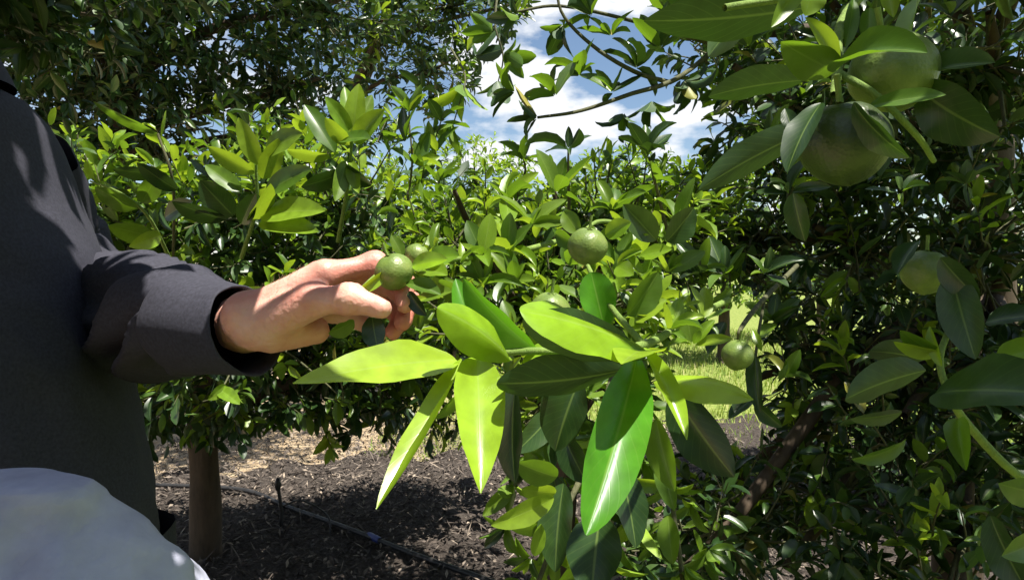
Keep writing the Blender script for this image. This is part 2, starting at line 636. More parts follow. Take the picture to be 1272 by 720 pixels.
def build_ground():
    S = 600.0
    edges = np.concatenate([[-S, -120, -40], np.linspace(-14, 14, 57), [40, 120, S]])
    ys = np.concatenate([[-S, -120, -40, -14], np.linspace(-4, 24, 57), [40, 120, S]])
    nx, ny = len(edges), len(ys)
    V = np.zeros((nx * ny, 3))
    for j, y in enumerate(ys):
        for i, x in enumerate(edges):
            near = max(0.0, 1 - max(abs(x) / 16, abs(y - 8) / 18))
            V[j * nx + i] = (x, y, 0.03 * fbm(x * 0.8, y * 0.8) * near)
    a = (np.arange(ny - 1)[:, None] * nx + np.arange(nx - 1)[None]).ravel()
    q = np.stack([a, a + 1, a + 1 + nx, a + nx], 1)
    g = obj('ground', mesh_np('ground', V, q, ground_material()))
    g['kind'] = 'structure'
    # raised strip of mulch under the tree row; its ragged rim dips into the soil
    n = 170
    xs = np.linspace(-2.6, 2.6, n)
    yy = np.linspace(0.6, 6.0, n)
    V = np.zeros((n * n, 3))
    for j, y in enumerate(yy):
        for i, x in enumerate(xs):
            far = 4.35 + 0.5 * (x + 2.0) * 0.8
            e = min(far - y, y - 0.8, x + 2.5, 2.5 - x) + 0.35 * fbm(x * 2.2, y * 2.2, 3)
            h = 0.06 * min(1, max(-1, e / 0.35)) + 0.022 * fbm(x * 3, y * 3, 7) + 0.012 * fbm(x * 14, y * 14, 1, 3)
            V[j * n + i] = (x, y, h)
    a = (np.arange(n - 1)[:, None] * n + np.arange(n - 1)[None]).ravel()
    q = np.stack([a, a + 1, a + 1 + n, a + n], 1)
    mu = obj('mulch_bed', mesh_np('mulch_bed', V, q, mulch_material()))
    mu['kind'] = 'structure'

    # litter: dry leaves, chips and bits of stick
    def chips(name, label, cnt, xr, yr, size, mats, z0, long=1.6):
        c = np.stack([rng.uniform(*xr, cnt), rng.uniform(*yr, cnt), np.full(cnt, z0) + rng.uniform(0, 0.03, cnt)], 1)
        yaw = rng.uniform(0, 6.283, cnt)
        s = size * rng.uniform(0.4, 1.3, cnt)
        t = rng.normal(0, 0.45, (cnt, 2))
        ax = np.stack([np.cos(yaw), np.sin(yaw), t[:, 0]], 1) * s[:, None] * long
        ay = np.stack([-np.sin(yaw), np.cos(yaw), t[:, 1]], 1) * s[:, None] * 0.55
        up = np.zeros_like(c); up[:, 2] = s * 0.25
        V = np.stack([c - ax, c - 0.1 * ax + ay + up, c + ax, c - 0.1 * ax - ay + up], 1).reshape(-1, 3)
        b = np.arange(cnt)[:, None] * 4
        q = np.concatenate([b + np.array([[0, 3, 2]]), b + np.array([[0, 2, 1]])])
        r = np.concatenate([rng.random(cnt)] * 2)
        me = mesh_np(name, V, q, mats, False, fattr={'rnd': r})
        o = obj(name, me)
        o['kind'] = 'stuff'
        o['label'] = label
        o['category'] = 'leaf litter'
        return o
    m, N, L = new_mat('dry_litter')
    out = N.new('ShaderNodeOutputMaterial')
    at = N.new('ShaderNodeAttribute'); at.attribute_name = 'rnd'
    cr = ramp(N, [(0, (0.03, 0.022, 0.017)), (0.5, (0.08, 0.062, 0.05)), (0.85, (0.16, 0.13, 0.105)), (1, (0.36, 0.29, 0.22))])
    L.new(at.outputs['Fac'], cr.inputs['Fac'])
    p = N.new('ShaderNodeBsdfPrincipled')
    p.inputs['Roughness'].default_value = 0.85
    L.new(cr.outputs[0], p.inputs['Base Color'])
    L.new(p.outputs[0], out.inputs['Surface'])
    chips('leaf_litter', 'dry brown leaf litter and chips scattered over the mulch', 24000, (-2.4, 1.6), (1.6, 5.6), 0.010, m, 0.06)
    st = chips('straw', 'pale dry straw and sticks strewn on the mulch', 5000, (-2.4, 1.6), (1.6, 5.6), 0.006, m, 0.07, 7.0)
    st['category'] = 'straw'

    # tufts of grass on the sunlit ground beyond the trees
    cnt = 26000
    c = np.stack([rng.uniform(-1.0, 5.5, cnt), rng.uniform(4.6, 14, cnt), np.zeros(cnt)], 1)
    h = rng.uniform(0.03, 0.11, cnt)
    yaw = rng.uniform(0, 6.283, cnt)
    d = np.stack([np.cos(yaw), np.sin(yaw), 0 * yaw], 1)
    w = np.stack([-np.sin(yaw), np.cos(yaw), 0 * yaw], 1) * 0.006
    lean = d * (h * rng.uniform(0.2, 0.9, cnt))[:, None]
    up = np.stack([0 * h, 0 * h, h], 1)
    V = np.stack([c - w, c + w, c + 0.5 * lean + 0.65 * up + 0.7 * w, c + 0.5 * lean + 0.65 * up - 0.7 * w, c + lean + up], 1).reshape(-1, 3)
    b = np.arange(cnt)[:, None] * 5
    q = np.concatenate([b + np.array([[0, 1, 2]]), b + np.array([[0, 2, 3]]), b + np.array([[3, 2, 4]])])
    r = np.concatenate([rng.random(cnt)] * 3)
    GR = [(0, (0.10, 0.18, 0.02)), (0.6, (0.20, 0.27, 0.04)), (1, (0.40, 0.36, 0.14))]
    gm = leaf_material('grass_blade', GR, (0.3, 0.4, 0.05), 'attr', veins=False, rough=0.55)
    o = obj('grass', mesh_np('grass', V, q, gm, False, fattr={'rnd': r}))
    o['kind'] = 'stuff'
    o['label'] = 'short sunlit yellow-green grass between the tree rows'
    o['category'] = 'grass'


build_ground()


# ------------------------------------------------------------------ leaf shapes
def leaf_shape(nu, nv, width=0.46, fold=0.25, bend=0.25, wave=0.0, twist=0.0, tipw=0.46, seed=0):
    """Blade of length 1 along +X, normal +Z. nu cells across (even), nv along. Returns verts, quads, uv."""
    r = np.random.default_rng(seed)
    ph = r.uniform(0, 6.28, 4)
    us = np.linspace(-1, 1, nu + 1)
    vs = 0.5 - 0.5 * np.cos(np.pi * np.linspace(0, 1, nv + 1)) if nv > 6 else np.array([0, .1, .3, .52, .74, .92, 1.0]) if nv == 6 else np.array([0, .16, .46, .8, 1.0])
    V, UV = [], []
    for v in vs:
        ea, eb = 1.45 * tipw, 1.45 * (1 - tipw)
        prof = (v ** ea * (1 - v) ** eb) / (tipw ** ea * (1 - tipw) ** eb) if 0 < v < 1 else 0.0
        hw = 0.5 * width * prof
        hw = max(hw, 0.012 if v < 0.5 else 0.006)
        a = bend * v                                   # bend angle grows along the blade
        if abs(bend) > 1e-4:
            cx, cz = math.sin(a) / bend, -(1 - math.cos(a)) / bend
        else:
            cx, cz = v, 0
        nx, nz = math.sin(a), math.cos(a)
        tw = twist * v
        for u in us:
            y = u * hw * math.cos(fold)
            z = abs(u) ** 1.4 * hw * math.sin(fold) * 1.15
            z += wave * hw * u * u * (math.sin(9 * v + ph[0] + (2.1 if u > 0 else 0)) * 0.5 + 0.35 * math.sin(17 * v + ph[1] - u))
            edge = 0.02 * hw * math.sin(60 * v + ph[2]) * (abs(u) > 0.99)
            y += edge * np.sign(u)
            y2, z2 = y * math.cos(tw) - z * math.sin(tw), y * math.sin(tw) + z * math.cos(tw)
            V.append((cx + z2 * nx, y2, cz + z2 * nz))
            UV.append((0.5 + 0.5 * u, v))
    a = (np.arange(nv)[:, None] * (nu + 1) + np.arange(nu)[None]).ravel()
    q = np.stack([a, a + nu + 1, a + nu + 2, a + 1], 1)
    return np.array(V), q, np.array(UV)


def frame(axis, normal):
    a = unit(axis)
    n = np.asarray(normal, float)
    n = n - a * np.dot(n, a)
    if abs(n[0]) + abs(n[1]) + abs(n[2]) < 1e-4:
        n = cross(a, (1, 0, 0))
    n = unit(n)
    s = cross(n, a)
    return np.stack([a, s, n], 1)          # columns


SHAPES = [dict(width=0.46, fold=0.32, bend=0.45, wave=0.14, seed=1), dict(width=0.44, fold=0.55, bend=0.8, wave=0.2, seed=2),
          dict(width=0.50, fold=0.2, bend=0.2, wave=0.16, seed=3), dict(width=0.42, fold=0.8, bend=1.1, wave=0.14, seed=4),
          dict(width=0.45, fold=0.45, bend=-0.3, wave=0.2, seed=5), dict(width=0.36, fold=0.4, bend=0.5, wave=0.2, twist=0.6, seed=6)]
LOW = [leaf_shape(2, 4, **s) for s in SHAPES]
LIB = {}


def lib_leaf(k, mat):
    key = (k, mat.name)
    if key not in LIB:
        V, q, uv = leaf_shape(4, 6, **SHAPES[k])
        LIB[key] = mesh_np('leaf', V, q, mat, uv=uv)
    return LIB[key]


class Leaves:
    """leaf placements of one plant"""
    def __init__(self):
        self.pos, self.rot, self.size, self.shape, self.age = [], [], [], [], []
        self.twigs = []

    def add(self, p, R, s, k, age):
        self.pos.append(p); self.rot.append(R); self.size.append(s); self.shape.append(k); self.age.append(age)


def shoot(LV, base, direction, length, n, size, age, droop=0.25, upb=0.9, thick=0.0025):
    d = unit(direction)
    side = unit(cross(d, (0.3, 0.2, 1) if abs(d[2]) < 0.8 else (1, 0.1, 0)))
    bow = np.array((0, 0, 1)) * rng.uniform(-0.25, 0.2) * length + side * rng.uniform(-0.2, 0.2) * length
    ph = rng.uniform(0, 6.283)
    pts = [base + d * length * t + bow * t * t for t in (0, 0.35, 0.7, 1.0)]
    LV.twigs.append((np.array(pts), np.array([thick, thick * 0.85, thick * 0.65, thick * 0.4])))
    o = cross(d, side)
    for i in range(n):
        t = 0.12 + 0.88 * (i + 0.5) / n
        p = base + d * length * t + bow * t * t
        a = ph + i * 2.39996
        r = math.cos(a) * side + math.sin(a) * o
        th = rng.uniform(0.65, 1.15) * (1.0 - 0.5 * t)
        ax = d * math.cos(th) + r * math.sin(th) + np.array((0, 0, -1)) * droop * rng.uniform(0.0, 2.6)
        nrm = np.array((0, 0, upb)) + d * 0.55 - r * 0.3 + rng.normal(0, 0.5, 3)
        s = size * rng.uniform(0.5, 1.18) * (1.0 - 0.25 * (t > 0.85))
        LV.add(p + unit(ax) * 0.006, frame(ax, nrm), s, int(rng.integers(0, len(SHAPES))), age if rng.random() < 0.85 else max(0, age - 1))


def crown(LV, lobes, per_m2, size, young=0.15, n_range=(6, 10), shell=0.55, droop=0.3, keep=None):
    """lobes: (px, py, d, rx, ry, rz). Shoots spread through each lobe, denser towards its skin."""
    centers = []
    for (px, py, d, rx, ry, rz) in lobes:
        c = P(px, py, d)
        R = np.array((rx, ry, rz))
        centers.append((c, R))
    for c, R in centers:
        area = 4 * math.pi * ((R[0] * R[1]) ** 1.6 / 3 + (R[0] * R[2]) ** 1.6 / 3 + (R[1] * R[2]) ** 1.6 / 3) ** (1 / 1.6)
        cnt = int(area * per_m2)
        for _ in range(cnt):
            v = unit(rng.normal(0, 1, 3))
            rad = shell + (1 - shell) * rng.random() ** 0.7 if rng.random() < 0.8 else rng.random() * shell
            rad *= 1 + 0.22 * mnoise.noise(Vector(tuple(c + v * R)) * 3.0)
            p = c + v * R * rad
            if p[2] < 0.12 or np.dot(p - CAM, FWD) < 0.3:
                continue
            if keep is not None and not keep(p):
                continue
            dr = v * 0.9 + np.array((0, 0, 0.55)) + rng.normal(0, 0.35, 3)
            L = size * rng.uniform(1.4, 2.6)
            age = 0
            if rng.random() < young * (1.6 if v[2] > 0.1 else 0.5):
                age = 2 if rng.random() < 0.5 else 1
            shoot(LV, p - unit(dr) * L * 0.6, dr, L, int(rng.integers(*n_range)), size * (1.1 if age == 2 else 1.0), age, droop if age < 2 else 0.08)
    return centers


PENDING = []          # (root, Leaves) : turned into leaf parts + joined foliage once every plant stands


def limbs_mesh(root, centers, LV, trunk, fork, mat=M_BARK, r0=0.06, sub=0.25, trunk_r=None):
    """trunk part + limb parts + one mesh of twigs"""
    if trunk is not None:
        tp = spline(trunk, 30)
        tr = np.linspace(trunk_r[0], trunk_r[1], 30)
        tr[0] *= 1.7; tr[1] *= 1.35; tr[2] *= 1.12
        V, q = tube_data(tp, tr, 20)
        for i in range(len(V)):
            n = mnoise.noise(Vector(tuple(V[i] * np.array((9, 9, 3)))))
            c = tp[i // 20]
            V[i] = c + (V[i] - c) * (1 + 0.16 * n + 0.07 * mnoise.noise(Vector(tuple(V[i] * np.array((26, 26, 9))))))
        obj('trunk', mesh_np('trunk', V, q, mat), root)
    for c, R in centers:
        if trunk is not None:
            k_ = int(np.argmin(np.abs(tp[:, 2] - max(c[2] - 0.35, tp[21, 2]))))
            fork = tp[min(k_, len(tp) - 1)]
        mid = (fork + c) / 2 + rng.normal(0, 0.06, 3) + np.array((0, 0, 0.08 * np.linalg.norm(c - fork)))
        ctrl = [fork, mid, c, c + (c - fork) * 0.25]
        pts = spline(ctrl, 12)
        V, q = tube_data(pts, np.linspace(r0, r0 * 0.3, 12), 8)
        obj('limb', mesh_np('limb', V, q, mat), root)
    tw = []
    for pts, rad in LV.twigs:
        tw.append(tube_data(pts, rad, 4))
    # a share of the shoots is tied back to the nearest limb
    if centers:
        C = np.array([c for c, R in centers])
        for pts, rad in LV.twigs:
            if rng.random() < sub:
                b = pts[0]
                c = C[np.argmin(((C - b) ** 2).sum(1))]
                m = (b * 0.5 + c * 0.5) + rng.normal(0, 0.03, 3)
                tw.append(tube_data(spline([c, m, b], 5), np.linspace(rad[0] * 2.6, rad[0], 5), 4))
    if tw:
        V, q = merge(tw)
        o = obj('twigs', mesh_np('twigs', V, q, M_TWIG), root)
        o['kind'] = 'stuff'


def tree(name, label, lobes, per_m2, size, young=0.15, trunk=None, trunk_r=(0.08, 0.06), fork=None, r0=0.05, group='citrus trees in the orchard', n_parts=300, keep=None, shell=0.55, n_range=(6, 10), sub=0.25, droop=0.3, extra=()):
    base = trunk[0] if trunk is not None else np.asarray(fork)
    root = thing(name, label, 'tree', tuple(base), group)
    LV = Leaves()
    centers = crown(LV, lobes, per_m2, size, young, n_range, shell, droop, keep)
    for (lb, dens, sz) in extra:
        centers += crown(LV, lb, dens, sz, young, n_range, shell, droop, keep)
    fk = trunk[-1] if trunk is not None else np.asarray(fork)
    limbs_mesh(root, centers, LV, trunk, np.asarray(fk), r0=r0, trunk_r=trunk_r, sub=sub)
    PENDING.append([root, LV, n_parts])
    return root, LV


def G(px, py, z=0.05):
    """a point on the ground seen at this pixel"""
    r = FWD + RIGHT * (px - 636.0) / F - UPV * (py - 360.0) / F
    t = (z - CAM[2]) / r[2]
    return CAM + r * t


# ------------------------------------------------------------------ trees
def gap(p):
    """keeps the dense tree out of the opening through which the sunlit grass is seen"""
    x, y, d = proj(p[None])
    w = 40 * mnoise.noise(Vector(tuple(p * 9)))
    return not (868 + w < x[0] < 968 + w and 355 + w < y[0] < 560 + w)


def build_trees():
    b = G(256, 692)
    tree('citrus_tree', 'bushy green citrus tree with bare brown trunk behind the sleeve and hand',
         [(185, 330, 2.75, .55, .5, .42), (300, 270, 2.7, .50, .5, .40), (420, 270, 2.8, .55, .5, .42), (300, 400, 2.75, .8, .6, .42),
          (470, 390, 3.1, .55, .5, .45), (110, 280, 2.7, .4, .45, .4), (390, 470, 3.0, .65, .5, .26), (200, 490, 3.1, .45, .4, .22), (540, 350, 3.3, .45, .45, .38), (540, 470, 3.5, .5, .4, .3)],
         60, 0.082, 0.40, trunk=[b - np.array((0, 0, .1)), P(254, 600, b[1]), P(252, 520, b[1] - .02), P(262, 430, b[1] - .05)], trunk_r=(0.066, 0.056), r0=0.035)
    b = np.array((-2.9, 5.2, 0))
    tree('citrus_tree', 'tall dark citrus tree with flecks of sky showing through its crown',
         [(60, 20, 4.4, 1.0, .8, .75), (240, 0, 4.8, 1.0, .8, .75), (390, 10, 5.2, .8, .7, .62), (130, 110, 4.6, .8, .7, .5), (350, 110, 5.2, .6, .6, .42), (-80, 100, 4.3, .8, .8, .9), (240, -150, 4.6, 1.3, 1, .7), (0, -150, 4.4, 1.3, 1, .7), (190, 175, 5.0, .9, .5, .36), (390, 165, 5.5, .7, .5, .34), (40, 210, 4.7, .7, .5, .4), (240, -265, 3.75, 1.1, .6, .3), (-20, -265, 3.6, 1.0, .6, .3), (430, -240, 4.1, .8, .6, .3)],
         30, 0.105, 0.06, trunk=[b, b + (0.02, 0, .9), b + (.08, -.1, 1.9), b + (.2, -.2, 2.6)], trunk_r=(0.12, 0.08), r0=0.05, n_range=(6, 9))
    b = np.array((-1.9, 7.0, 0))
    tree('citrus_tree', 'loose olive-green tree top against the clouds beside the sky gap',
         [(470, 40, 6.3, .7, .6, .5), (530, 90, 6.5, .55, .5, .35), (560, 10, 6.6, .7, .6, .5), (480, -60, 6.4, 1.0, .7, .5), (620, 10, 6.8, .35, .35, .3)],
         26, 0.105, 0.2, trunk=[b, b + (0.02, 0, 1.0), b + (.05, 0, 2.2), b + (.6, -.2, 3.4)], trunk_r=(0.11, 0.07), r0=0.03, n_range=(6, 10))
    b = np.array((.15, 2.15, 0))
    tree('citrus_tree', 'sunlit light green citrus tree in the middle behind the large leaves',
         [(600, 310, 1.75, .22, .25, .16), (690, 285, 2.0, .28, .28, .17), (770, 300, 1.9, .26, .26, .22), (640, 380, 1.6, .24, .25, .14), (735, 390, 1.5, .19, .25, .14), (560, 350, 2.1, .25, .25, .18),
          (830, 275, 2.2, .26, .3, .2), (650, 290, 2.5, .3, .3, .12), (700, 480, 1.35, .18, .2, .14)],
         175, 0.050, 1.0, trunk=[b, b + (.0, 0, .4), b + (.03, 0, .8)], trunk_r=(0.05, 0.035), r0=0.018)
    b = np.array((1.45, 2.25, 0))
    tree('citrus_tree', 'dense dark citrus tree filling the shaded right side with its trunk behind leaves',
         [(985, 130, 1.9, .26, .35, .32), (1080, 60, 1.75, .36, .4, .32), (1230, 80, 1.7, .4, .4, .4), (940, 300, 2.3, .34, .35, .36), (1060, 300, 2.0, .40, .4, .36), (1200, 320, 1.9, .42, .4, .40),
          (1000, 450, 2.1, .32, .35, .22), (1150, 480, 1.8, .42, .4, .28), (1040, 620, 1.75, .36, .36, .22), (1200, 650, 1.6, .40, .4, .26), (900, 660, 1.7, .30, .3, .18), (940, 620, 2.1, .3, .3, .18), (850, 650, 2.3, .35, .3, .2), (1290, 500, 1.8, .35, .5, .5),
          (900, 40, 2.2, .18, .3, .2)],
         58, 0.068, 0.14, trunk=[b, b + (.0, 0, .5), b + (.05, -.05, 1.1), b + (.0, -.1, 1.7)], trunk_r=(0.075, 0.06), r0=0.03, keep=gap, extra=[([(1100, -150, 1.8, .75, .6, .3), (1290, -80, 1.7, .6, .6, .4)], 26, 0.062)])
    b = np.array((2.5, 3.9, 0))
    tree('citrus_tree', 'dark citrus tree standing behind the dense one and closing the view at that side',
         [(1040, 100, 3.6, .6, .5, .6), (1250, 120, 3.7, .8, .5, .7), (1080, 330, 3.7, .6, .5, .5), (1260, 380, 3.7, .8, .5, .6), (1100, 540, 3.6, .6, .5, .35), (1290, 600, 3.5, .7, .5, .4), (1150, -120, 3.5, 1.0, .6, .4)],
         42, 0.09, 0.08, trunk=[b, b + (.02, 0, .6), b + (.0, 0, 1.2), b + (.05, 0, 1.8)], trunk_r=(0.09, 0.07), r0=0.03)
    # added overhanging crown, mostly out of view, that shades the person and the near corner
    b = np.array((-1.75, .35, 0))
    tree('citrus_tree', 'near overhanging dark citrus tree added to shade the dark shirt, its edge in the upper corner',
         [(-124, -706, .39, .24, .16, .09), (-60, -900, .37, .22, .16, .08), (-190, -640, 1.0, .5, .4, .2), (-150, -1500, .42, .55, .36, .2), (230, -1700, .42, .3, .40, .2), (-200, -900, .62, .4, .2, .15), (-260, -780, .62, .30, .22, .10), (-120, -640, .66, .28, .2, .08), (150, -1300, .45, .35, .38, .12), (-700, -1100, .6, .5, .4, .3), (-200, -120, 1.6, .4, .4, .3)],
         130, 0.125, 0.05, trunk=[b, b + (.02, 0, .6), b + (.1, 0, 1.3), b + (.3, 0, 1.9)], trunk_r=(0.09, 0.07), r0=0.02, extra=[([(20, 0, 1.9, .34, .3, .20), (110, -60, 2.0, .35, .3, .2)], 75, 0.075)],
         keep=lambda p: not (p[2] > 1.75 and p[0] - .253 * (p[2] - 1.25) > (-.255 if p[1] + .21 * (p[2] - 1.25) < .55 else -.55 if p[1] + .21 * (p[2] - 1.25) < .88 else -.82)))
    # added tree, mostly out of view, whose boughs shade the upper corner
    b = np.array((1.5, .5, 0))
    tree('citrus_tree', 'dark near citrus tree added so that its boughs shade the two big fruits',
         [(1773, -1080, .40, .30, .3, .14), (1650, -900, .42, .24, .22, .10), (1900, -1000, .62, .45, .4, .16), (1650, -560, .8, .40, .4, .18), (1420, -200, 1.2, .3, .3, .2)],
         70, 0.085, 0.05, extra=[([(1511, -589, .40, .15, .12, .06), (1500, -420, .50, .15, .12, .05)], 150, 0.07)], trunk=[b, b + (.0, 0, .6), b + (-.05, 0, 1.2), b + (-.2, 0, 1.7)], trunk_r=(0.07, 0.055), r0=0.03,
         keep=lambda p: p[0] - .253 * (p[2] - 1.3) > .27)
    # unseen row behind the viewer, added to cut the ambient light
    for x, lab in [(-2.2, 'unseen round citrus tree of the row behind the viewer nearest the overhanging tree'), (0.1, 'unseen round citrus tree in the middle of the row behind the viewer'), (2.4, 'unseen round citrus tree of the row behind the viewer beyond the dense side')]:
        b = np.array((x, -2.9, 0))
        root = thing('citrus_tree', lab, 'tree', tuple(b), 'citrus trees in the orchard')
        LV = Leaves()
        cs = []
        for cx_, cz, R in [(0, 1.9, (1.25, .8, .8)), (-.4, 1.0, (.9, .7, .7)), (.4, 1.1, (.9, .7, .7)), (0, 2.6, (.8, .7, .6))]:
            c = b + (cx_, 0, cz)
            cs.append((c, np.array(R)))
            for _ in range(150):
                v = unit(rng.normal(0, 1, 3))
                shoot(LV, c + v * R * rng.uniform(.5, 1.0), v + (0, 0, .5), .22, 7, .17, 0)
        limbs_mesh(root, cs, LV, [b, b + (0, 0, .4), b + (0, 0, .9)], b + (0, 0, .9), trunk_r=(.09, .07), r0=.04, sub=.05)
        PENDING.append([root, LV, 0])
    # sunlit trees of the next rows
    specs = [(450, 9.0, 'sunlit round citrus tree of the next row beside the tall tree'), (590, 10.0, 'bright yellow-green tree below the white cloud in the sky gap'), (690, 12.5, 'farther pale green tree peeping over the middle tree'),
             (780, 10.5, 'sunlit tree of the next row below the overhanging branch'), (900, 9.5, 'sunlit far tree seen through gaps in the dense dark tree'), (1020, 12.0, 'far tree on the grass hidden mostly by the dense dark tree')]
    for i, (px, d, lab) in enumerate(specs):
        c = P(px, 330, d)
        top = 2.85 if i not in (1, 3) else 3.2
        b = np.array((c[0], c[1], 0))
        z = lambda h: 330 - (h - 1.3) / d * F
        tree('far_citrus_tree', lab, [(px, z(top - .7), d, .9, .8, .65), (px - 45, z(1.25), d - .2, .75, .7, .6), (px + 45, z(1.2), d - .1, .75, .7, .6)],
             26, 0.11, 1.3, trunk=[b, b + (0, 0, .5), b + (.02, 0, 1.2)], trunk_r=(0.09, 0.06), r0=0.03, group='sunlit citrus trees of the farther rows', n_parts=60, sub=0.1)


build_trees()


# ------------------------------------------------------------------ near branches with single leaves
def hero_leaf(root, bx, by, bd, tx, ty, td, wpx, roll=0.0, fold=0.25, bend=0.3, wave=0.10, twist=0.0, mat=None, label=None, seed=None, tipw=0.46, nu=8, nv=18, nrm=None):
    """leaf from pixel (bx,by) at depth bd to (tx,ty) at depth td; roll 0 turns its upper face to the camera"""
    B, T = P(bx, by, bd), P(tx, ty, td)
    ax = T - B
    L = np.linalg.norm(ax)
    mid = (B + T) / 2
    n0 = CAM - mid
    a = unit(ax)
    n0 = unit(n0 - a * np.dot(n0, a))
    s0 = cross(n0, a)
    r = math.radians(roll)
    n = n0 * math.cos(r) + s0 * math.sin(r)
    w = wpx * (bd + td) / 2 / F / max(0.3, abs(math.cos(r)))
    if nrm is not None:
        n = np.asarray(nrm, float)
        n = unit(n - a * np.dot(n, a))
    # undo the bend's rotation of the chord, so that the tip lands where asked
    if abs(bend) > 1e-4:
        chord = np.array((math.sin(bend) / bend, -(1 - math.cos(bend)) / bend))
    else:
        chord = np.array((1.0, 0.0))
    Lc = L / np.linalg.norm(chord)
    ang = math.atan2(chord[1], chord[0])
    a2 = a * math.cos(-ang) + n * math.sin(-ang)
    R = frame(a2, n)
    seed = seed if seed is not None else int(rng.integers(1, 9999))
    V, q, uv = leaf_shape(nu, nv, width=w / Lc, fold=fold, bend=bend, wave=wave, twist=twist, tipw=tipw, seed=seed)
    W = (V * Lc) @ R.T
    me = mesh_np('leaf', W, q, mat or M_YNG, uv=uv)
    o = bpy.data.objects.new('leaf', me)
    link(o, root)
    o.location = Vector(tuple(B)) - parent_world(root)
    if label:
        o['label'] = label
    return B, T


def stem(root, ctrl, r0, r1, n=14, mat=None, name='stem', seg=8):
    pts = spline(ctrl, n)
    V, q = tube_data(pts, np.linspace(r0, r1, n), seg)
    return obj(name, mesh_np(name, V, q, mat or M_STEM), root)


def fruit(root, px, py, d, rpx, label, axis=(0.1, -0.2, 1), squash=0.93, mat=None):
    c = P(px, py, d)
    r = rpx * d / F
    R = frame(unit(cross(axis, (0.3, 1, 0.2))), axis)       # third column = fruit axis
    nu, nv = 28, 18
    V = []
    for j in range(nv + 1):
        th = math.pi * j / nv
        for i in range(nu):
            ph = 2 * math.pi * i / nu
            rr = 1 + 0.022 * math.sin(2 * ph + px) + 0.016 * math.sin(3 * ph + 2 * px) + 0.012 * math.sin(5 * th + 2 * ph)
            z = math.cos(th)
            rr *= 1 - 0.05 * math.exp(-((1 - z) / 0.03)) * 1.2 + 0.05 * math.exp(-((1 + z) / 0.02))
            V.append((math.sin(th) * math.cos(ph) * rr, math.sin(th) * math.sin(ph) * rr, z * rr * squash))
    V = np.array(V) * r @ R.T
    a = (np.arange(nv)[:, None] * nu + np.arange(nu)[None]).ravel()
    b = (np.arange(nv)[:, None] * nu + (np.arange(nu)[None] + 1) % nu).ravel()
    q = np.stack([a, a + nu, b + nu, b], 1)
    me = mesh_np('fruit', V, q, mat or M_FRUIT)
    o = bpy.data.objects.new('fruit', me)
    link(o, root)
    o.location = Vector(tuple(c)) - parent_world(root)
    if label:
        o['label'] = label
    # green calyx and stalk
    top = R[:, 2] * r * squash * 0.96
    parts = [tube_data([top, top + R[:, 2] * r * .25, top + R[:, 2] * r * .6 + np.array((0, 0.0, r * .1))], [r * .10, r * .07, r * .08], 7)]
    for k in range(5):
        a_ = k * 1.2566
        dd = R[:, 0] * math.cos(a_) + R[:, 1] * math.sin(a_)
        e = cross(R[:, 2], dd)
        t0 = top + R[:, 2] * r * .03
        v4 = np.array([t0 + e * r * .07, t0 - e * r * .07, t0 + dd * r * .22 - e * r * .05 - R[:, 2] * r * .0, t0 + dd * r * .22 + e * r * .05])
        parts.append((v4, np.array([[0, 1, 2, 3]])))
    vv, qq = merge(parts)
    s = obj('calyx', mesh_np('calyx', vv, qq, M_STEM))
    s.parent = o
    s.location = (0, 0, 0)
    return c, c + top


def leaf_cluster(root, px, py, d, n, lpx, wr=0.42, spread=1.0, up=(0, 0, 1), mats=None, droop=0.1):
    """small whorl of leaves at the end of a shoot, as separate leaf parts"""
    c = P(px, py, d)
    u = unit(up)
    s = unit(cross(u, (0.2, 1, 0.1)))
    o = cross(u, s)
    L = lpx * d / F
    ph = rng.uniform(0, 6.28)
    for i in range(n):
        a = ph + i * 2.39996
        r = math.cos(a) * s + math.sin(a) * o
        th = spread * (0.35 + 0.75 * (1 - i / n)) * rng.uniform(.6, 1.35)
        ax = u * math.cos(th) + r * math.sin(th) + np.array((0, 0, -droop))
        nrm = u * 0.9 - r * 0.2 + rng.normal(0, 0.3, 3)
        m = (mats or [M_YNG, M_MID])[int(rng.integers(0, len(mats or [1, 1])))]
        oo = bpy.data.objects.new('leaf', lib_leaf(int(rng.integers(0, len(SHAPES))), m))
        link(oo, root)
        R = frame(ax, nrm)
        k = L * rng.uniform(0.5, 1.2)
        M = Matrix(((R[0, 0] * k, R[0, 1] * k, R[0, 2] * k, 0), (R[1, 0] * k, R[1, 1] * k, R[1, 2] * k, 0), (R[2, 0] * k, R[2, 1] * k, R[2, 2] * k, 0), (0, 0, 0, 1)))
        p = c + unit(ax) * 0.004
        M.translation = Vector(tuple(p)) - parent_world(root)
        oo.matrix_local = M
    return c


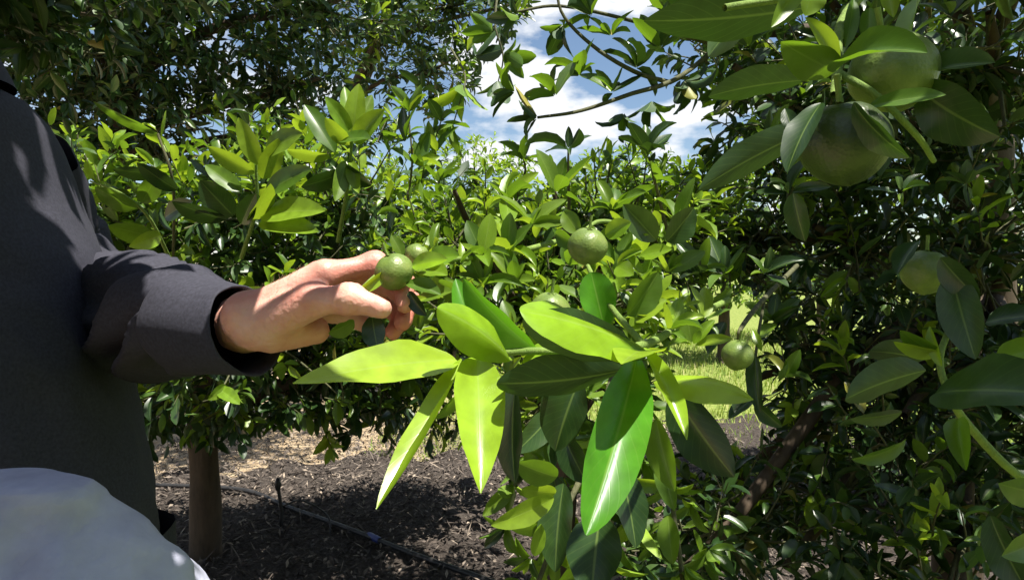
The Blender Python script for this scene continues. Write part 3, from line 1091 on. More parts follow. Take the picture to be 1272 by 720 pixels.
def build_sprig():
    # ---- the lit sprig with the very large leaves
    base = P(800, 424, 0.60)
    r = thing('citrus_sprig', 'sunlit sprig of very large glossy leaves hanging in front of the hand', 'branch', tuple(base))
    A = P(592, 442, 0.555)
    B = P(800, 428, 0.575)
    stem(r, [P(905, 372, .95), P(850, 400, .75), B, P(720, 436, .565), P(650, 436, .56), A], 0.0042, 0.0028, 30)
    stem(r, [B, P(770, 395, .59), P(745, 360, .61), P(730, 330, .64)], 0.003, 0.002)
    H = lambda *a, **k: hero_leaf(r, *a, **k)
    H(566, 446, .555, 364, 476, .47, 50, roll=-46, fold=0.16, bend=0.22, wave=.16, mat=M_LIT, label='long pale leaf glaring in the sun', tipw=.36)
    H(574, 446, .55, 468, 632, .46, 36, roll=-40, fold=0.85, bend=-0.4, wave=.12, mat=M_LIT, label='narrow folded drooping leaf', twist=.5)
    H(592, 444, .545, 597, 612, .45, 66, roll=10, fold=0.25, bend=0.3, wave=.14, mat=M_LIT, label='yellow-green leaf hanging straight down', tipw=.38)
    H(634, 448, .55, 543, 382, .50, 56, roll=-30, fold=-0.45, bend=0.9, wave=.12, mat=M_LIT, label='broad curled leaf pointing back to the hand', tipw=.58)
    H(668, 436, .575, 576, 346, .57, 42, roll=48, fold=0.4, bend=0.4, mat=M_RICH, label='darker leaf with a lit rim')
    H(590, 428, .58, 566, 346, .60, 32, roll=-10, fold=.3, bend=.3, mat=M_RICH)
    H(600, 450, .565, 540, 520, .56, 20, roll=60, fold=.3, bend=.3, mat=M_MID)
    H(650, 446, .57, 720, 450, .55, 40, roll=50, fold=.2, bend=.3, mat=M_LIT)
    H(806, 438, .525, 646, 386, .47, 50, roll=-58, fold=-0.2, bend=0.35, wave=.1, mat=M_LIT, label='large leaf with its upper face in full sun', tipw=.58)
    H(800, 446, .535, 650, 396, .488, 62, roll=-150, fold=0.3, bend=-0.35, wave=.1, mat=M_OLD, label='dark leaf turned under the large lit one', tipw=.58)  # dark blade stands in for the large leaf's shaded lower half
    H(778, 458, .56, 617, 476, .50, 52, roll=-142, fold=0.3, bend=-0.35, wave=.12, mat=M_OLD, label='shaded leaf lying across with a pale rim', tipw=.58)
    H(812, 438, .565, 772, 452, .46, 60, nrm=(.05, -.1, 1), fold=.2, bend=.35, wave=.1, mat=M_LIT, label='lit leaf pointing at the viewer')  # added to throw a shadow on the largest leaf's upper half
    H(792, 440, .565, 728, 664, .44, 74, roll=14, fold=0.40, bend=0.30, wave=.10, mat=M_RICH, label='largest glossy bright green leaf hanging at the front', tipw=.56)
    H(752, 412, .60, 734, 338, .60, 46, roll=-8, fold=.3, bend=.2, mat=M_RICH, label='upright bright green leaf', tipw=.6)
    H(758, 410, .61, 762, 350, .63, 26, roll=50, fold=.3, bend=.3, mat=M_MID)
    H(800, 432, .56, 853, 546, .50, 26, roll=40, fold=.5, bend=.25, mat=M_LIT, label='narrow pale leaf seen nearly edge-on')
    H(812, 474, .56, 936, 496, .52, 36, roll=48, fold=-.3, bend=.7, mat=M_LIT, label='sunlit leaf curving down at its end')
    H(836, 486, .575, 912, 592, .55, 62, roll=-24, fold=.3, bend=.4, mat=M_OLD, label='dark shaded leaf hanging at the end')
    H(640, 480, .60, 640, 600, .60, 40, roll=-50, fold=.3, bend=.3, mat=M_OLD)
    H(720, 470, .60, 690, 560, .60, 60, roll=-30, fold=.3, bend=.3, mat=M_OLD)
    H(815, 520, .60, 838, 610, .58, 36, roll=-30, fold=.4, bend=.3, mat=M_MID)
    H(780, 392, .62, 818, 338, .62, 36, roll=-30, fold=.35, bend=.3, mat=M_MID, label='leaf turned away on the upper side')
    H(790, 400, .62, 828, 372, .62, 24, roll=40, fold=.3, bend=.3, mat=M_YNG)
    for (x, y, dd, n, l) in [(830, 412, .62, 6, 46), (860, 430, .66, 6, 44), (812, 400, .64, 5, 40), (872, 400, .72, 6, 44), (845, 385, .7, 5, 40), (780, 410, .66, 5, 36)]:
        leaf_cluster(r, x, y, dd, n, l, up=(.2, -.5, 1), mats=[M_YNG, M_YNG, M_MID])
    fruit(r, 683, 388, .63, 27, 'sunlit green fruit behind the large leaf')
    stem(r, [P(684, 376, .635), P(690, 400, .62), P(705, 434, .57)], .002, .002)

    # ---- the branch that the hand pulls forward
    r = thing('citrus_branch', 'leafy branch with small green fruits pinched between thumb and fingers', 'branch', tuple(P(560, 330, .9)))
    stem(r, [P(690, 300, 1.2), P(620, 318, 1.0), P(560, 322, .84), P(520, 330, .775), P(480, 345, .735), P(440, 370, .72)], .0045, .002, 30)
    stem(r, [P(500, 333, .76), P(470, 340, .735), P(440, 368, .705), P(425, 385, .70)], .0022, .0016)
    fruit(r, 490, 337, .72, 24, 'small green fruit held between the fingers', axis=(-.4, -.2, 1))
    fruit(r, 518, 317, .76, 15.5, 'smallest green fruit above the held one', axis=(.6, 0, 1))
    H = lambda *a, **k: hero_leaf(r, *a, **k)
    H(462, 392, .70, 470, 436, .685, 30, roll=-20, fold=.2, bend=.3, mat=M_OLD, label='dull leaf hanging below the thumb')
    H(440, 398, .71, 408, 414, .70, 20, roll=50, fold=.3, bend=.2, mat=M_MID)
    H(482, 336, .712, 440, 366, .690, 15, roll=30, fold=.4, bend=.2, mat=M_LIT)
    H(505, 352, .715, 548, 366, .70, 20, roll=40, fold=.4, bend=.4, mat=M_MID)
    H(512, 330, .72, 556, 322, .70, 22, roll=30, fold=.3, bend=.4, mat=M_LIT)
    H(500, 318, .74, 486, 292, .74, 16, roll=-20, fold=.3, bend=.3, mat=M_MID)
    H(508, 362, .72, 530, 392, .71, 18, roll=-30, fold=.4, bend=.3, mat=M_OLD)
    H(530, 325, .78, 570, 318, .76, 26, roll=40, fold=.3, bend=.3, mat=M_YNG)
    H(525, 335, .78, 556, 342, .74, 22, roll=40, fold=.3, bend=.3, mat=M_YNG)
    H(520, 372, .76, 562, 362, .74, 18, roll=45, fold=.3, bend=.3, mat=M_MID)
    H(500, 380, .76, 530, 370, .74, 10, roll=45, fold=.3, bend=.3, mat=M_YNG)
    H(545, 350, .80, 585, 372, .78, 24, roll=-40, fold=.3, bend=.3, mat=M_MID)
    for (x, y, dd, n, l) in [(540, 318, .82, 7, 46), (572, 330, .86, 7, 48), (600, 318, .92, 7, 50), (560, 370, .84, 6, 42), (530, 352, .80, 5, 36), (632, 312, 1.0, 7, 52), (600, 355, .9, 7, 46), (640, 350, .95, 7, 46), (548, 396, .85, 6, 42), (520, 410, .82, 5, 38)]:
        leaf_cluster(r, x, y, dd, n, l, up=(-.2, -.6, 1), mats=[M_YNG, M_MID, M_MID])

    # ---- twig with the single round fruit above the sprig
    r = thing('citrus_branch', 'leafy twig with one round green fruit above the large leaves', 'branch', tuple(P(735, 280, .9)))
    stem(r, [P(800, 300, 1.3), P(770, 280, 1.0), P(745, 275, .85), P(728, 284, .80)], .004, .002, 20)
    fruit(r, 730, 306, .78, 24.5, 'round green fruit lit from above')
    H = lambda *a, **k: hero_leaf(r, *a, **k)
    H(752, 292, .80, 784, 276, .78, 24, roll=20, fold=.25, bend=.25, mat=M_YNG, label='bright small leaf beside the fruit')
    H(815, 298, .86, 774, 254, .84, 36, roll=-10, fold=.25, bend=.2, mat=M_OLD, label='grey-green leaf facing the viewer')
    H(828, 300, .88, 862, 258, .88, 34, roll=-30, fold=.25, bend=.3, mat=M_OLD)
    H(720, 290, .82, 700, 262, .84, 24, roll=10, fold=.3, bend=.3, mat=M_MID)
    H(712, 300, .84, 690, 290, .86, 22, roll=30, fold=.3, bend=.3, mat=M_MID)
    for (x, y, dd, n, l) in [(765, 330, .85, 6, 42), (790, 320, .9, 6, 46), (800, 350, .92, 6, 46), (760, 262, .95, 7, 50), (705, 330, .9, 6, 42), (660, 280, 1.05, 7, 52), (690, 240, 1.15, 7, 54), (630, 250, 1.2, 7, 56), (830, 340, .95, 6, 46), (840, 280, 1.0, 7, 52)]:
        leaf_cluster(r, x, y, dd, n, l, up=(.1, -.4, 1), mats=[M_YNG, M_MID, M_MID])

    # ---- leaves hanging below the sprig
    r = thing('citrus_branch', 'low hanging leafy twigs under the largest leaf near the ground', 'branch', tuple(P(700, 600, .9)))
    stem(r, [P(760, 470, 1.1), P(735, 560, .95), P(700, 640, .88), P(664, 735, .84)], .005, .003, 20, M_TWIG)
    stem(r, [P(735, 560, .95), P(755, 640, .9), P(745, 740, .86)], .004, .003, 16, M_TWIG)
    stem(r, [P(760, 470, 1.1), P(820, 560, 1.0), P(840, 660, .95), P(850, 740, .92)], .004, .003, 16, M_TWIG)
    H = lambda *a, **k: hero_leaf(r, *a, **k)
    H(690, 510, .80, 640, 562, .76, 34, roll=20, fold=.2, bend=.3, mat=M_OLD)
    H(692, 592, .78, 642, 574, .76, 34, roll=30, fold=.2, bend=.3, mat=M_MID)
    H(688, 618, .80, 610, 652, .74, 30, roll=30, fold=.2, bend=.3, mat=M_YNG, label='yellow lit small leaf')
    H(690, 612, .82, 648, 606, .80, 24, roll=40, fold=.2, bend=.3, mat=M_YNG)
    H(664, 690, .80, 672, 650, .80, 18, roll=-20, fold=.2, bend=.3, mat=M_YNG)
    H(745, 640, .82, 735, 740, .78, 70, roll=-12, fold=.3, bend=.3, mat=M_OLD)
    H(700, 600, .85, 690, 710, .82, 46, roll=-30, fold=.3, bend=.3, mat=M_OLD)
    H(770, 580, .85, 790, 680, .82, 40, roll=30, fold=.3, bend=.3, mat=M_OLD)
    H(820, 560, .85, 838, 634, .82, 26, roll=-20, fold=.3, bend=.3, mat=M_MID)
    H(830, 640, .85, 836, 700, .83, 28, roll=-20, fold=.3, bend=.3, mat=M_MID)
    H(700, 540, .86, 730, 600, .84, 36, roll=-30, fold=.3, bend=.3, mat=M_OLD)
    for (x, y, dd, n, l) in [(700, 650, .9, 7, 62), (740, 690, .88, 7, 62), (790, 640, .95, 6, 60), (660, 690, .92, 6, 54), (800, 700, .92, 7, 60), (850, 700, .95, 6, 56), (690, 530, .95, 7, 56), (660, 560, .98, 6, 52), (760, 600, 1.0, 6, 56), (720, 720, .85, 6, 60), (860, 620, 1.05, 6, 50), (640, 600, 1.0, 6, 44), (630, 650, 1.0, 6, 42), (650, 720, .95, 6, 46), (700, 590, 1.0, 6, 46), (740, 540, 1.0, 6, 46), (800, 570, 1.05, 6, 46), (830, 600, 1.0, 6, 46), (880, 680, 1.0, 6, 46), (770, 720, .9, 6, 50), (820, 660, 1.0, 6, 44), (690, 690, 1.0, 6, 40)]:
        leaf_cluster(r, x, y, dd, n, l, up=(-.2, -.5, -.3), spread=1.2, mats=[M_OLD, M_MID, M_MID, M_YNG], droop=.35)


def build_right_branches():
    # ---- near branch in the upper corner with two big fruits
    r = thing('citrus_branch', 'shaded near branch with two big green fruits in the upper corner', 'branch', tuple(P(1050, 100, .55)))
    stem(r, [P(1120, -60, .75), P(1050, 20, .60), P(1040, 90, .52), P(1036, 118, .50)], .005, .003, 20)
    stem(r, [P(1120, -60, .75), P(1000, -10, .62), P(900, 10, .58)], .004, .003, 16)
    stem(r, [P(1040, 90, .52), P(1090, 120, .50), P(1140, 170, .5), P(1160, 200, .52)], .003, .002, 16)
    fruit(r, 1108, 90, .52, 51, 'big green fruit with its top in the sun', axis=(-.45, -.3, 1))
    fruit(r, 1050, 178, .48, 54, 'big green fruit in deep shade', axis=(-.1, .1, 1), mat=M_FRUIT_SHADED)
    H = lambda *a, **k: hero_leaf(r, *a, **k)
    H(1036, 90, .49, 1152, 66, .42, 30, roll=62, fold=.5, bend=.9, mat=M_MID, label='leaf curling across the big fruit')
    H(1038, 88, .50, 970, 52, .46, 48, roll=20, fold=.25, bend=.3, mat=M_MID, label='smooth mid green leaf beside the big fruit')
    H(1040, 82, .51, 1000, 22, .48, 22, roll=-40, fold=.4, bend=.4, mat=M_YNG)
    H(1140, 110, .52, 1242, 170, .48, 66, roll=-30, fold=.2, bend=.5, mat=M_OLD, label='broad dark leaf in shade')
    H(1020, 128, .46, 978, 214, .44, 34, roll=-40, fold=.3, bend=.4, mat=M_OLD)
    H(1060, 128, .45, 1130, 196, .43, 30, roll=-50, fold=.3, bend=.5, mat=M_OLD)
    H(1150, 90, .52, 1236, 78, .48, 30, roll=50, fold=.5, bend=.3, mat=M_OLD)
    H(1080, 132, .48, 1175, 118, .45, 20, roll=45, fold=.3, bend=.3, mat=M_MID)
    H(1010, 160, .64, 868, 236, .62, 44, roll=-145, fold=.25, bend=.3, mat=M_OLD, label='long dark leaf pointing down to the fruit in the gap')
    H(1000, 100, .68, 880, 120, .66, 40, roll=-140, fold=.3, bend=.3, mat=M_OLD)
    H(975, 135, .56, 988, 172, .55, 20, roll=10, fold=.3, bend=.2, mat=M_OLD)
    H(1010, 8, .64, 800, 26, .60, 66, roll=-145, fold=.2, bend=-.3, mat=M_OLD, label='big dark leaf crossing the upper edge')
    H(960, -20, .68, 880, 70, .66, 50, roll=-150, fold=.3, bend=.3, mat=M_OLD)
    H(1000, -30, .58, 958, 34, .56, 26, roll=10, fold=.3, bend=.2, mat=M_YNG)
    H(1010, -20, .6, 1000, 20, .6, 34, roll=30, fold=.3, bend=.2, mat=M_YNG)
    H(1100, -20, .58, 1110, 22, .57, 22, roll=10, fold=.3, bend=.2, mat=M_YNG)
    H(1080, 10, .58, 1078, 60, .57, 24, roll=10, fold=.3, bend=.2, mat=M_MID)
    H(1060, 0, .58, 1050, 60, .57, 18, roll=30, fold=.3, bend=.2, mat=M_MID)
    H(1150, -10, .58, 1130, 60, .54, 20, roll=-60, fold=.5, bend=.4, mat=M_MID)
    H(985, 240, .52, 1000, 300, .52, 30, roll=-20, fold=.3, bend=.3, mat=M_OLD)
    for (x, y, dd, n, l) in [(1010, -10, .75, 6, 50), (1090, 225, .75, 5, 40), (900, 0, .9, 7, 50), (1180, 20, .8, 6, 50), (980, 240, .8, 6, 44), (930, 60, .9, 7, 46), (1200, 230, .9, 6, 44), (960, 180, .9, 6, 42), (1120, 240, .8, 5, 40)]:
        leaf_cluster(r, x, y, dd, n, l, up=(-.2, -.2, .5), mats=[M_OLD, M_MID, M_OLD])

    # ---- near twig at the right edge with the broad pale leaf
    r = thing('citrus_branch', 'near leafy twig with a broad pale leaf in front of the dense dark tree', 'branch', tuple(P(1190, 480, .55)))
    stem(r, [P(1330, 620, .70), P(1265, 590, .62), P(1205, 530, .58), P(1180, 490, .56), P(1168, 440, .58), P(1195, 370, .62), P(1180, 330, .66)], .004, .002, 30)
    H = lambda *a, **k: hero_leaf(r, *a, **k)
    H(1162, 488, .55, 1330, 492, .44, 70, roll=46, fold=.25, bend=.3, wave=.12, mat=M_OLD, label='broad pale green leaf')
    H(1182, 340, .60, 1212, 446, .57, 50, roll=-14, fold=.25, bend=.3, mat=M_OLD, label='smooth dark leaf hanging down')
    H(1168, 320, .60, 1218, 372, .58, 34, roll=-30, fold=.25, bend=.3, mat=M_OLD)
    H(1140, 300, .62, 1114, 342, .60, 24, roll=-40, fold=.5, bend=.3, mat=M_OLD)
    H(1150, 460, .60, 1050, 496, .56, 44, roll=-140, fold=.3, bend=.3, mat=M_OLD, label='dark broad leaf reaching inwards')
    H(1150, 446, .62, 1080, 436, .60, 34, roll=-150, fold=.3, bend=.3, mat=M_OLD)
    H(1120, 512, .58, 1056, 520, .56, 18, roll=40, fold=.3, bend=.2, mat=M_OLD)
    H(1125, 545, .57, 1058, 570, .55, 18, roll=50, fold=.4, bend=.6, mat=M_MID)
    H(1190, 520, .56, 1200, 584, .52, 34, roll=-10, fold=.6, bend=.7, mat=M_MID, label='small cupped leaf')
    H(1165, 440, .57, 1118, 410, .56, 24, roll=30, fold=.3, bend=.3, mat=M_MID)
    H(1168, 440, .57, 1110, 424, .56, 18, roll=40, fold=.4, bend=.3, mat=M_YNG)
    H(1170, 455, .56, 1155, 405, .57, 14, roll=40, fold=.4, bend=.3, mat=M_YNG)
    H(1285, 610, .58, 1240, 600, .55, 40, roll=20, fold=.3, bend=.3, mat=M_MID)
    H(1290, 670, .56, 1244, 690, .53, 34, roll=20, fold=.3, bend=.3, mat=M_MID)
    H(1225, 400, .66, 1290, 392, .62, 26, roll=50, fold=.3, bend=.3, mat=M_OLD)
    H(1235, 450, .66, 1300, 430, .62, 28, roll=50, fold=.3, bend=.3, mat=M_MID)
    H(1230, 640, .60, 1280, 740, .56, 40, roll=-40, fold=.3, bend=.3, mat=M_OLD)
    fruit(r, 1150, 338, .64, 29, 'green fruit half hidden under leaves', axis=(.1, .1, 1))

    # ---- fruit in the gap
    r = thing('citrus_branch', 'dark twig with a green fruit against the sunlit grass gap', 'branch', tuple(P(930, 400, 1.0)))
    stem(r, [P(990, 330, 1.5), P(950, 370, 1.15), P(922, 405, .98), P(917, 422, .97)], .005, .0025, 20, M_TWIG)
    stem(r, [P(950, 370, 1.15), P(940, 430, 1.05), P(935, 500, 1.02)], .0025, .002, 14, M_TWIG)
    fruit(r, 916, 441, .95, 20, 'green fruit in front of the sunlit grass')
    H = lambda *a, **k: hero_leaf(r, *a, **k)
    H(935, 410, .97, 946, 436, .95, 10, roll=10, fold=.3, bend=.3, mat=M_YNG)
    H(938, 440, 1.0, 944, 512, .98, 22, roll=-30, fold=.4, bend=.3, mat=M_OLD)
    H(900, 400, 1.0, 880, 440, .98, 22, roll=-30, fold=.4, bend=.3, mat=M_OLD)
    H(935, 495, 1.0, 905, 520, .98, 18, roll=-30, fold=.4, bend=.3, mat=M_OLD)
    H(938, 500, 1.0, 972, 530, .98, 20, roll=-30, fold=.4, bend=.3, mat=M_OLD)
    for (x, y, dd, n, l) in [(880, 390, 1.1, 6, 44), (960, 400, 1.2, 6, 44), (900, 340, 1.2, 7, 46), (950, 340, 1.3, 7, 46), (870, 340, 1.1, 6, 44), (975, 470, 1.3, 6, 40)]:
        leaf_cluster(r, x, y, dd, n, l, up=(-.1, -.3, .5), mats=[M_OLD, M_OLD, M_MID])

    # ---- branch crossing the sky gap
    r = thing('citrus_branch', 'dark leafy branch silhouetted across the blue sky gap', 'branch', tuple(P(760, 110, 1.5)))
    stem(r, [P(930, 20, 1.9), P(850, 92, 1.7), P(780, 118, 1.6), P(720, 138, 1.55), P(668, 146, 1.5)], .007, .003, 24, M_TWIG)
    stem(r, [P(830, 102, 1.68), P(790, 90, 1.6), P(740, 60, 1.6), P(700, 20, 1.6), P(690, -20, 1.6)], .006, .003, 20, M_TWIG)
    stem(r, [P(900, 60, 1.8), P(800, 30, 1.7), P(700, 8, 1.65), P(640, 15, 1.6)], .006, .003, 20, M_TWIG)
    for (x, y, dd, n, l, u) in [(668, 146, 1.5, 7, 46, (-1, 0, .2)), (690, 120, 1.5, 7, 48, (-.7, 0, .7)), (640, 115, 1.52, 7, 48, (-.8, 0, .3)), (720, 95, 1.55, 8, 46, (-.2, 0, 1)), (760, 115, 1.58, 7, 46, (.1, 0, 1)), (790, 85, 1.6, 8, 48, (.1, 0, .7)), (760, 45, 1.6, 7, 46, (-.2, 0, .7)),
                            (820, 60, 1.65, 8, 50, (0, 0, .8)), (850, 100, 1.7, 7, 50, (.2, 0, -.6)), (735, 20, 1.6, 7, 44, (-.3, 0, .5)), (700, 30, 1.6, 6, 40, (-.5, 0, -.5)), (645, 20, 1.6, 6, 40, (-1, 0, -.2)), (810, 125, 1.62, 5, 40, (0, 0, -.8)), (775, 140, 1.6, 5, 40, (-.2, 0, -.8)), (840, 20, 1.7, 8, 52, (0, 0, .5)), (880, 50, 1.75, 8, 54, (0, 0, .5))]:
        leaf_cluster(r, x, y, dd, n, l, up=u, mats=[M_OLD, M_OLD, M_MID], spread=1.1)

    # ---- upright shoots that rise into the sky gap
    for (lab, pts, cl) in [
        ('upright dark shoot of few leaves standing against the white cloud', [(708, 290, 1.5), (706, 220, 1.42), (706, 186, 1.4)], [(706, 186, 1.4, 6, 50, (0, -.2, 1), [M_OLD, M_MID])]),
        ('upright dark shoot rising into the gap below the overhanging branch', [(640, 250, 1.7), (652, 215, 1.65), (650, 196, 1.62)], [(650, 200, 1.62, 8, 40, (0, -.2, 1), [M_OLD, M_MID])]),
        ('upright shoot of grey-green leaves at the edge of the sky gap beside the dense tree', [(830, 290, 1.5), (812, 220, 1.4), (806, 195, 1.38)], [(806, 190, 1.38, 7, 54, (-.2, -.3, 1), [M_OLD]), (815, 225, 1.4, 6, 50, (.2, -.6, .5), [M_OLD, M_MID])]),
        ('airy shoot of small leaves rising between the hand and the sky gap', [(505, 260, 2.3), (512, 200, 2.2), (508, 140, 2.2), (520, 110, 2.2)], [(508, 140, 2.2, 8, 40, (0, 0, 1), [M_MID, M_YNG]), (505, 175, 2.2, 7, 40, (-.3, -.3, .7), [M_MID, M_OLD]), (515, 205, 2.2, 7, 40, (.4, -.3, .7), [M_MID, M_YNG]), (524, 112, 2.2, 6, 32, (.2, 0, 1), [M_OLD])]),
        ('thin shoot crossing the white cloud beside the airy shoot', [(548, 270, 2.4), (545, 220, 2.3), (540, 180, 2.3), (548, 150, 2.3)], [(548, 152, 2.3, 7, 36, (.2, 0, 1), [M_MID, M_OLD]), (542, 190, 2.3, 7, 36, (-.3, -.2, .8), [M_MID, M_YNG]), (546, 225, 2.3, 7, 36, (.3, -.2, .8), [M_MID])]),
        ('loose sprig of narrow leaves hanging in the upper part of the sky gap', [(620, -20, 2.4), (615, 30, 2.3), (625, 70, 2.3), (618, 105, 2.3)], [(618, 100, 2.3, 7, 40, (0, 0, -1), [M_OLD, M_MID]), (625, 66, 2.3, 7, 40, (.6, 0, -.3), [M_MID]), (612, 40, 2.3, 7, 40, (-.6, 0, .2), [M_MID, M_YNG])]),
        ('backlit hanging shoot of long leaves beside the white cloud', [(560, 60, 2.6), (578, 95, 2.5), (570, 130, 2.45), (560, 165, 2.4)], [(575, 105, 2.5, 7, 50, (-.2, 0, -1), [M_MID, M_YNG]), (560, 150, 2.4, 7, 44, (-.3, 0, -1), [M_MID]), (590, 70, 2.5, 7, 44, (.5, 0, .3), [M_MID, M_OLD])]),
    ]:
        ctrl = [P(*q) for q in pts]
        r = thing('citrus_shoot', lab, 'branch', tuple(ctrl[0]))
        stem(r, ctrl, .004, .002, 14, M_TWIG)
        for c in cl:
            leaf_cluster(r, *c[:5], up=c[5], mats=c[6])


def build_left_shoots():
    r = thing('citrus_shoot', 'upright bright young shoot of broad lit leaves above the hand', 'branch', tuple(P(425, 260, 1.75)))
    stem(r, [P(420, 300, 1.8), P(432, 230, 1.68), P(438, 165, 1.65)], .006, .003, 14, M_STEM)
    H = lambda *a, **k: hero_leaf(r, *a, **k)
    D = 1.66
    H(438, 170, D, 446, 104, D, 26, roll=10, mat=M_YNG)
    H(436, 166, D, 404, 120, D - .04, 20, roll=-20, mat=M_YNG)
    H(440, 178, D, 478, 136, D - .05, 26, roll=30, mat=M_YNG)
    H(436, 160, D, 428, 108, D + .03, 20, roll=-10, mat=M_YNG)
    H(434, 180, D, 404, 146, D - .05, 20, roll=25, mat=M_YNG)
    H(440, 172, D, 462, 118, D + .03, 22, roll=10, mat=M_MID)
    H(416, 190, D, 378, 130, D + .02, 26, roll=-20, mat=M_MID, label='darker upright leaf')
    H(410, 194, D, 356, 186, D - .05, 16, roll=50, mat=M_YNG)
    H(420, 176, D, 460, 172, D - .08, 14, roll=60, mat=M_MID)
    H(430, 200, D, 416, 250, D - .06, 22, roll=10, mat=M_MID)
    H(436, 200, D, 446, 240, D - .06, 18, roll=-20, mat=M_YNG)
    H(425, 215, D, 374, 232, D - .05, 24, roll=30, mat=M_OLD)
    H(428, 210, D, 462, 230, D - .05, 20, roll=-30, mat=M_OLD)
    r = thing('citrus_shoot', 'young shoot with long lit leaves nearer the dark shirt', 'branch', tuple(P(310, 280, 1.6)))
    stem(r, [P(300, 320, 1.75), P(318, 260, 1.62), P(318, 205, 1.58)], .006, .003, 14, M_STEM)
    H = lambda *a, **k: hero_leaf(r, *a, **k)
    D = 1.58
    H(322, 205, D, 296, 146, D - .03, 24, roll=10, mat=M_YNG)
    H(316, 215, D, 258, 182, D - .05, 22, roll=25, mat=M_YNG)
    H(326, 222, D, 346, 172, D - .03, 28, roll=-15, mat=M_YNG)
    H(330, 190, D, 376, 166, D - .05, 26, roll=40, mat=M_MID)
    H(290, 268, D, 248, 224, D - .06, 36, roll=8, mat=M_OLD, label='broad grey-green leaf facing the viewer')
    H(280, 272, D, 214, 250, D - .08, 22, roll=45, mat=M_OLD, label='dark leaf seen from its edge')
    H(310, 275, D, 336, 228, D - .08, 20, roll=-50, mat=M_YNG)
    H(300, 278, D, 318, 240, D - .06, 24, roll=20, mat=M_OLD)
    H(325, 268, D, 404, 262, D - .12, 30, roll=40, mat=M_YNG)
    H(322, 276, D, 396, 288, D - .12, 28, roll=30, mat=M_YNG)
    H(330, 240, D, 388, 210, D - .08, 26, roll=40, mat=M_MID)
    H(300, 240, D, 255, 205, D + .02, 22, roll=-20, mat=M_MID)
    r = thing('citrus_shoot', 'slender shoot of narrow leaves beside the shoulder of the dark shirt', 'branch', tuple(P(180, 290, 1.7)))
    stem(r, [P(215, 330, 1.8), P(185, 270, 1.65), P(150, 240, 1.6), P(112, 225, 1.6)], .005, .002, 14, M_STEM)
    H = lambda *a, **k: hero_leaf(r, *a, **k)
    D = 1.6
    H(196, 166, D, 116, 126, D - .1, 12, roll=50, mat=M_MID, label='long thin leaf seen edge-on')
    H(200, 215, D, 140, 210, D - .05, 18, roll=40, mat=M_OLD)
    H(220, 236, D, 170, 202, D - .08, 22, roll=20, mat=M_OLD)
    H(170, 258, D, 118, 232, D - .05, 24, roll=40, mat=M_MID)
    H(176, 252, D, 196, 216, D - .03, 26, roll=-10, mat=M_MID)
    H(130, 245, D, 94, 250, D - .03, 12, roll=20, mat=M_YNG)
    H(185, 292, D, 134, 280, D - .1, 26, roll=20, mat=M_MID)
    H(200, 292, D, 160, 306, D - .1, 22, roll=10, mat=M_YNG)
    H(205, 270, D, 240, 250, D - .05, 22, roll=30, mat=M_OLD)
    stem(r, [P(196, 166, D), P(215, 230, 1.62), P(215, 330, 1.8)], .003, .004, 12, M_TWIG)
    r = thing('citrus_shoot', 'single pale leaf pair hanging under the sleeve beside the trunk', 'branch', tuple(P(280, 470, 2.0)))
    stem(r, [P(300, 430, 2.3), P(285, 465, 2.1), P(276, 482, 2.0)], .004, .002, 10, M_TWIG)
    hero_leaf(r, 270, 482, 2.0, 298, 502, 1.95, 18, roll=20, mat=M_YNG)
    hero_leaf(r, 280, 478, 2.0, 258, 496, 1.95, 14, roll=30, mat=M_MID)


build_sprig()
build_right_branches()
build_left_shoots()


# ------------------------------------------------------------------ person
def surface_net(f, lo, hi, h):
    """closed surface f = 0 (f < 0 inside) over a box, as quads"""
    lo, hi = np.asarray(lo, float), np.asarray(hi, float)
    n = np.ceil((hi - lo) / h).astype(int) + 1
    ax = [lo[k] + h * np.arange(n[k]) for k in range(3)]
    X, Y, Z = np.meshgrid(*[a.astype(np.float32) for a in ax], indexing='ij')
    D = f(np.stack([X, Y, Z], -1).reshape(-1, 3)).reshape(n)
    c = n - 1
    acc = np.zeros((*c, 3)); cnt = np.zeros(c)
    corner = [(i, j, k) for i in (0, 1) for j in (0, 1) for k in (0, 1)]
    sl = lambda o: D[o[0]:o[0] + c[0], o[1]:o[1] + c[1], o[2]:o[2] + c[2]]
    for a in corner:
        for axis in range(3):
            if a[axis] == 0:
                b = list(a); b[axis] = 1
                da, db = sl(a), sl(b)
                x = (da < 0) != (db < 0)
                t = np.where(x, da / np.where(x, da - db, 1), 0)
                p = np.zeros((*c, 3)); p[...] = a
                p[..., axis] += t
                acc += np.where(x[..., None], p, 0)
                cnt += x
    m = cnt > 0
    idx = -np.ones(c, int)
    idx[m] = np.arange(m.sum())
    base = np.stack(np.meshgrid(*[np.arange(k) for k in c], indexing='ij'), -1)
    V = lo + h * (base[m] + acc[m] / cnt[m][:, None])
    Q = []
    for axis in range(3):
        u, v = (axis + 1) % 3, (axis + 2) % 3
        s0 = [slice(1, -1)] * 3; s0[axis] = slice(0, -1)
        s1 = [slice(1, -1)] * 3; s1[axis] = slice(1, None)
        A, B = D[tuple(s0)] < 0, D[tuple(s1)] < 0
        g = np.argwhere(A != B)
        flip = B[tuple(g.T)]
        g = g + 1
        g[:, axis] -= 1
        def at(du, dv):
            q = g.copy(); q[:, u] -= du; q[:, v] -= dv
            return idx[tuple(q.T)]
        q = np.stack([at(0, 0), at(1, 0), at(1, 1), at(0, 1)], 1)
        q[flip] = q[flip][:, ::-1]
        Q.append(q)
    Q = np.concatenate(Q)
    return V, Q[(Q >= 0).all(1)]


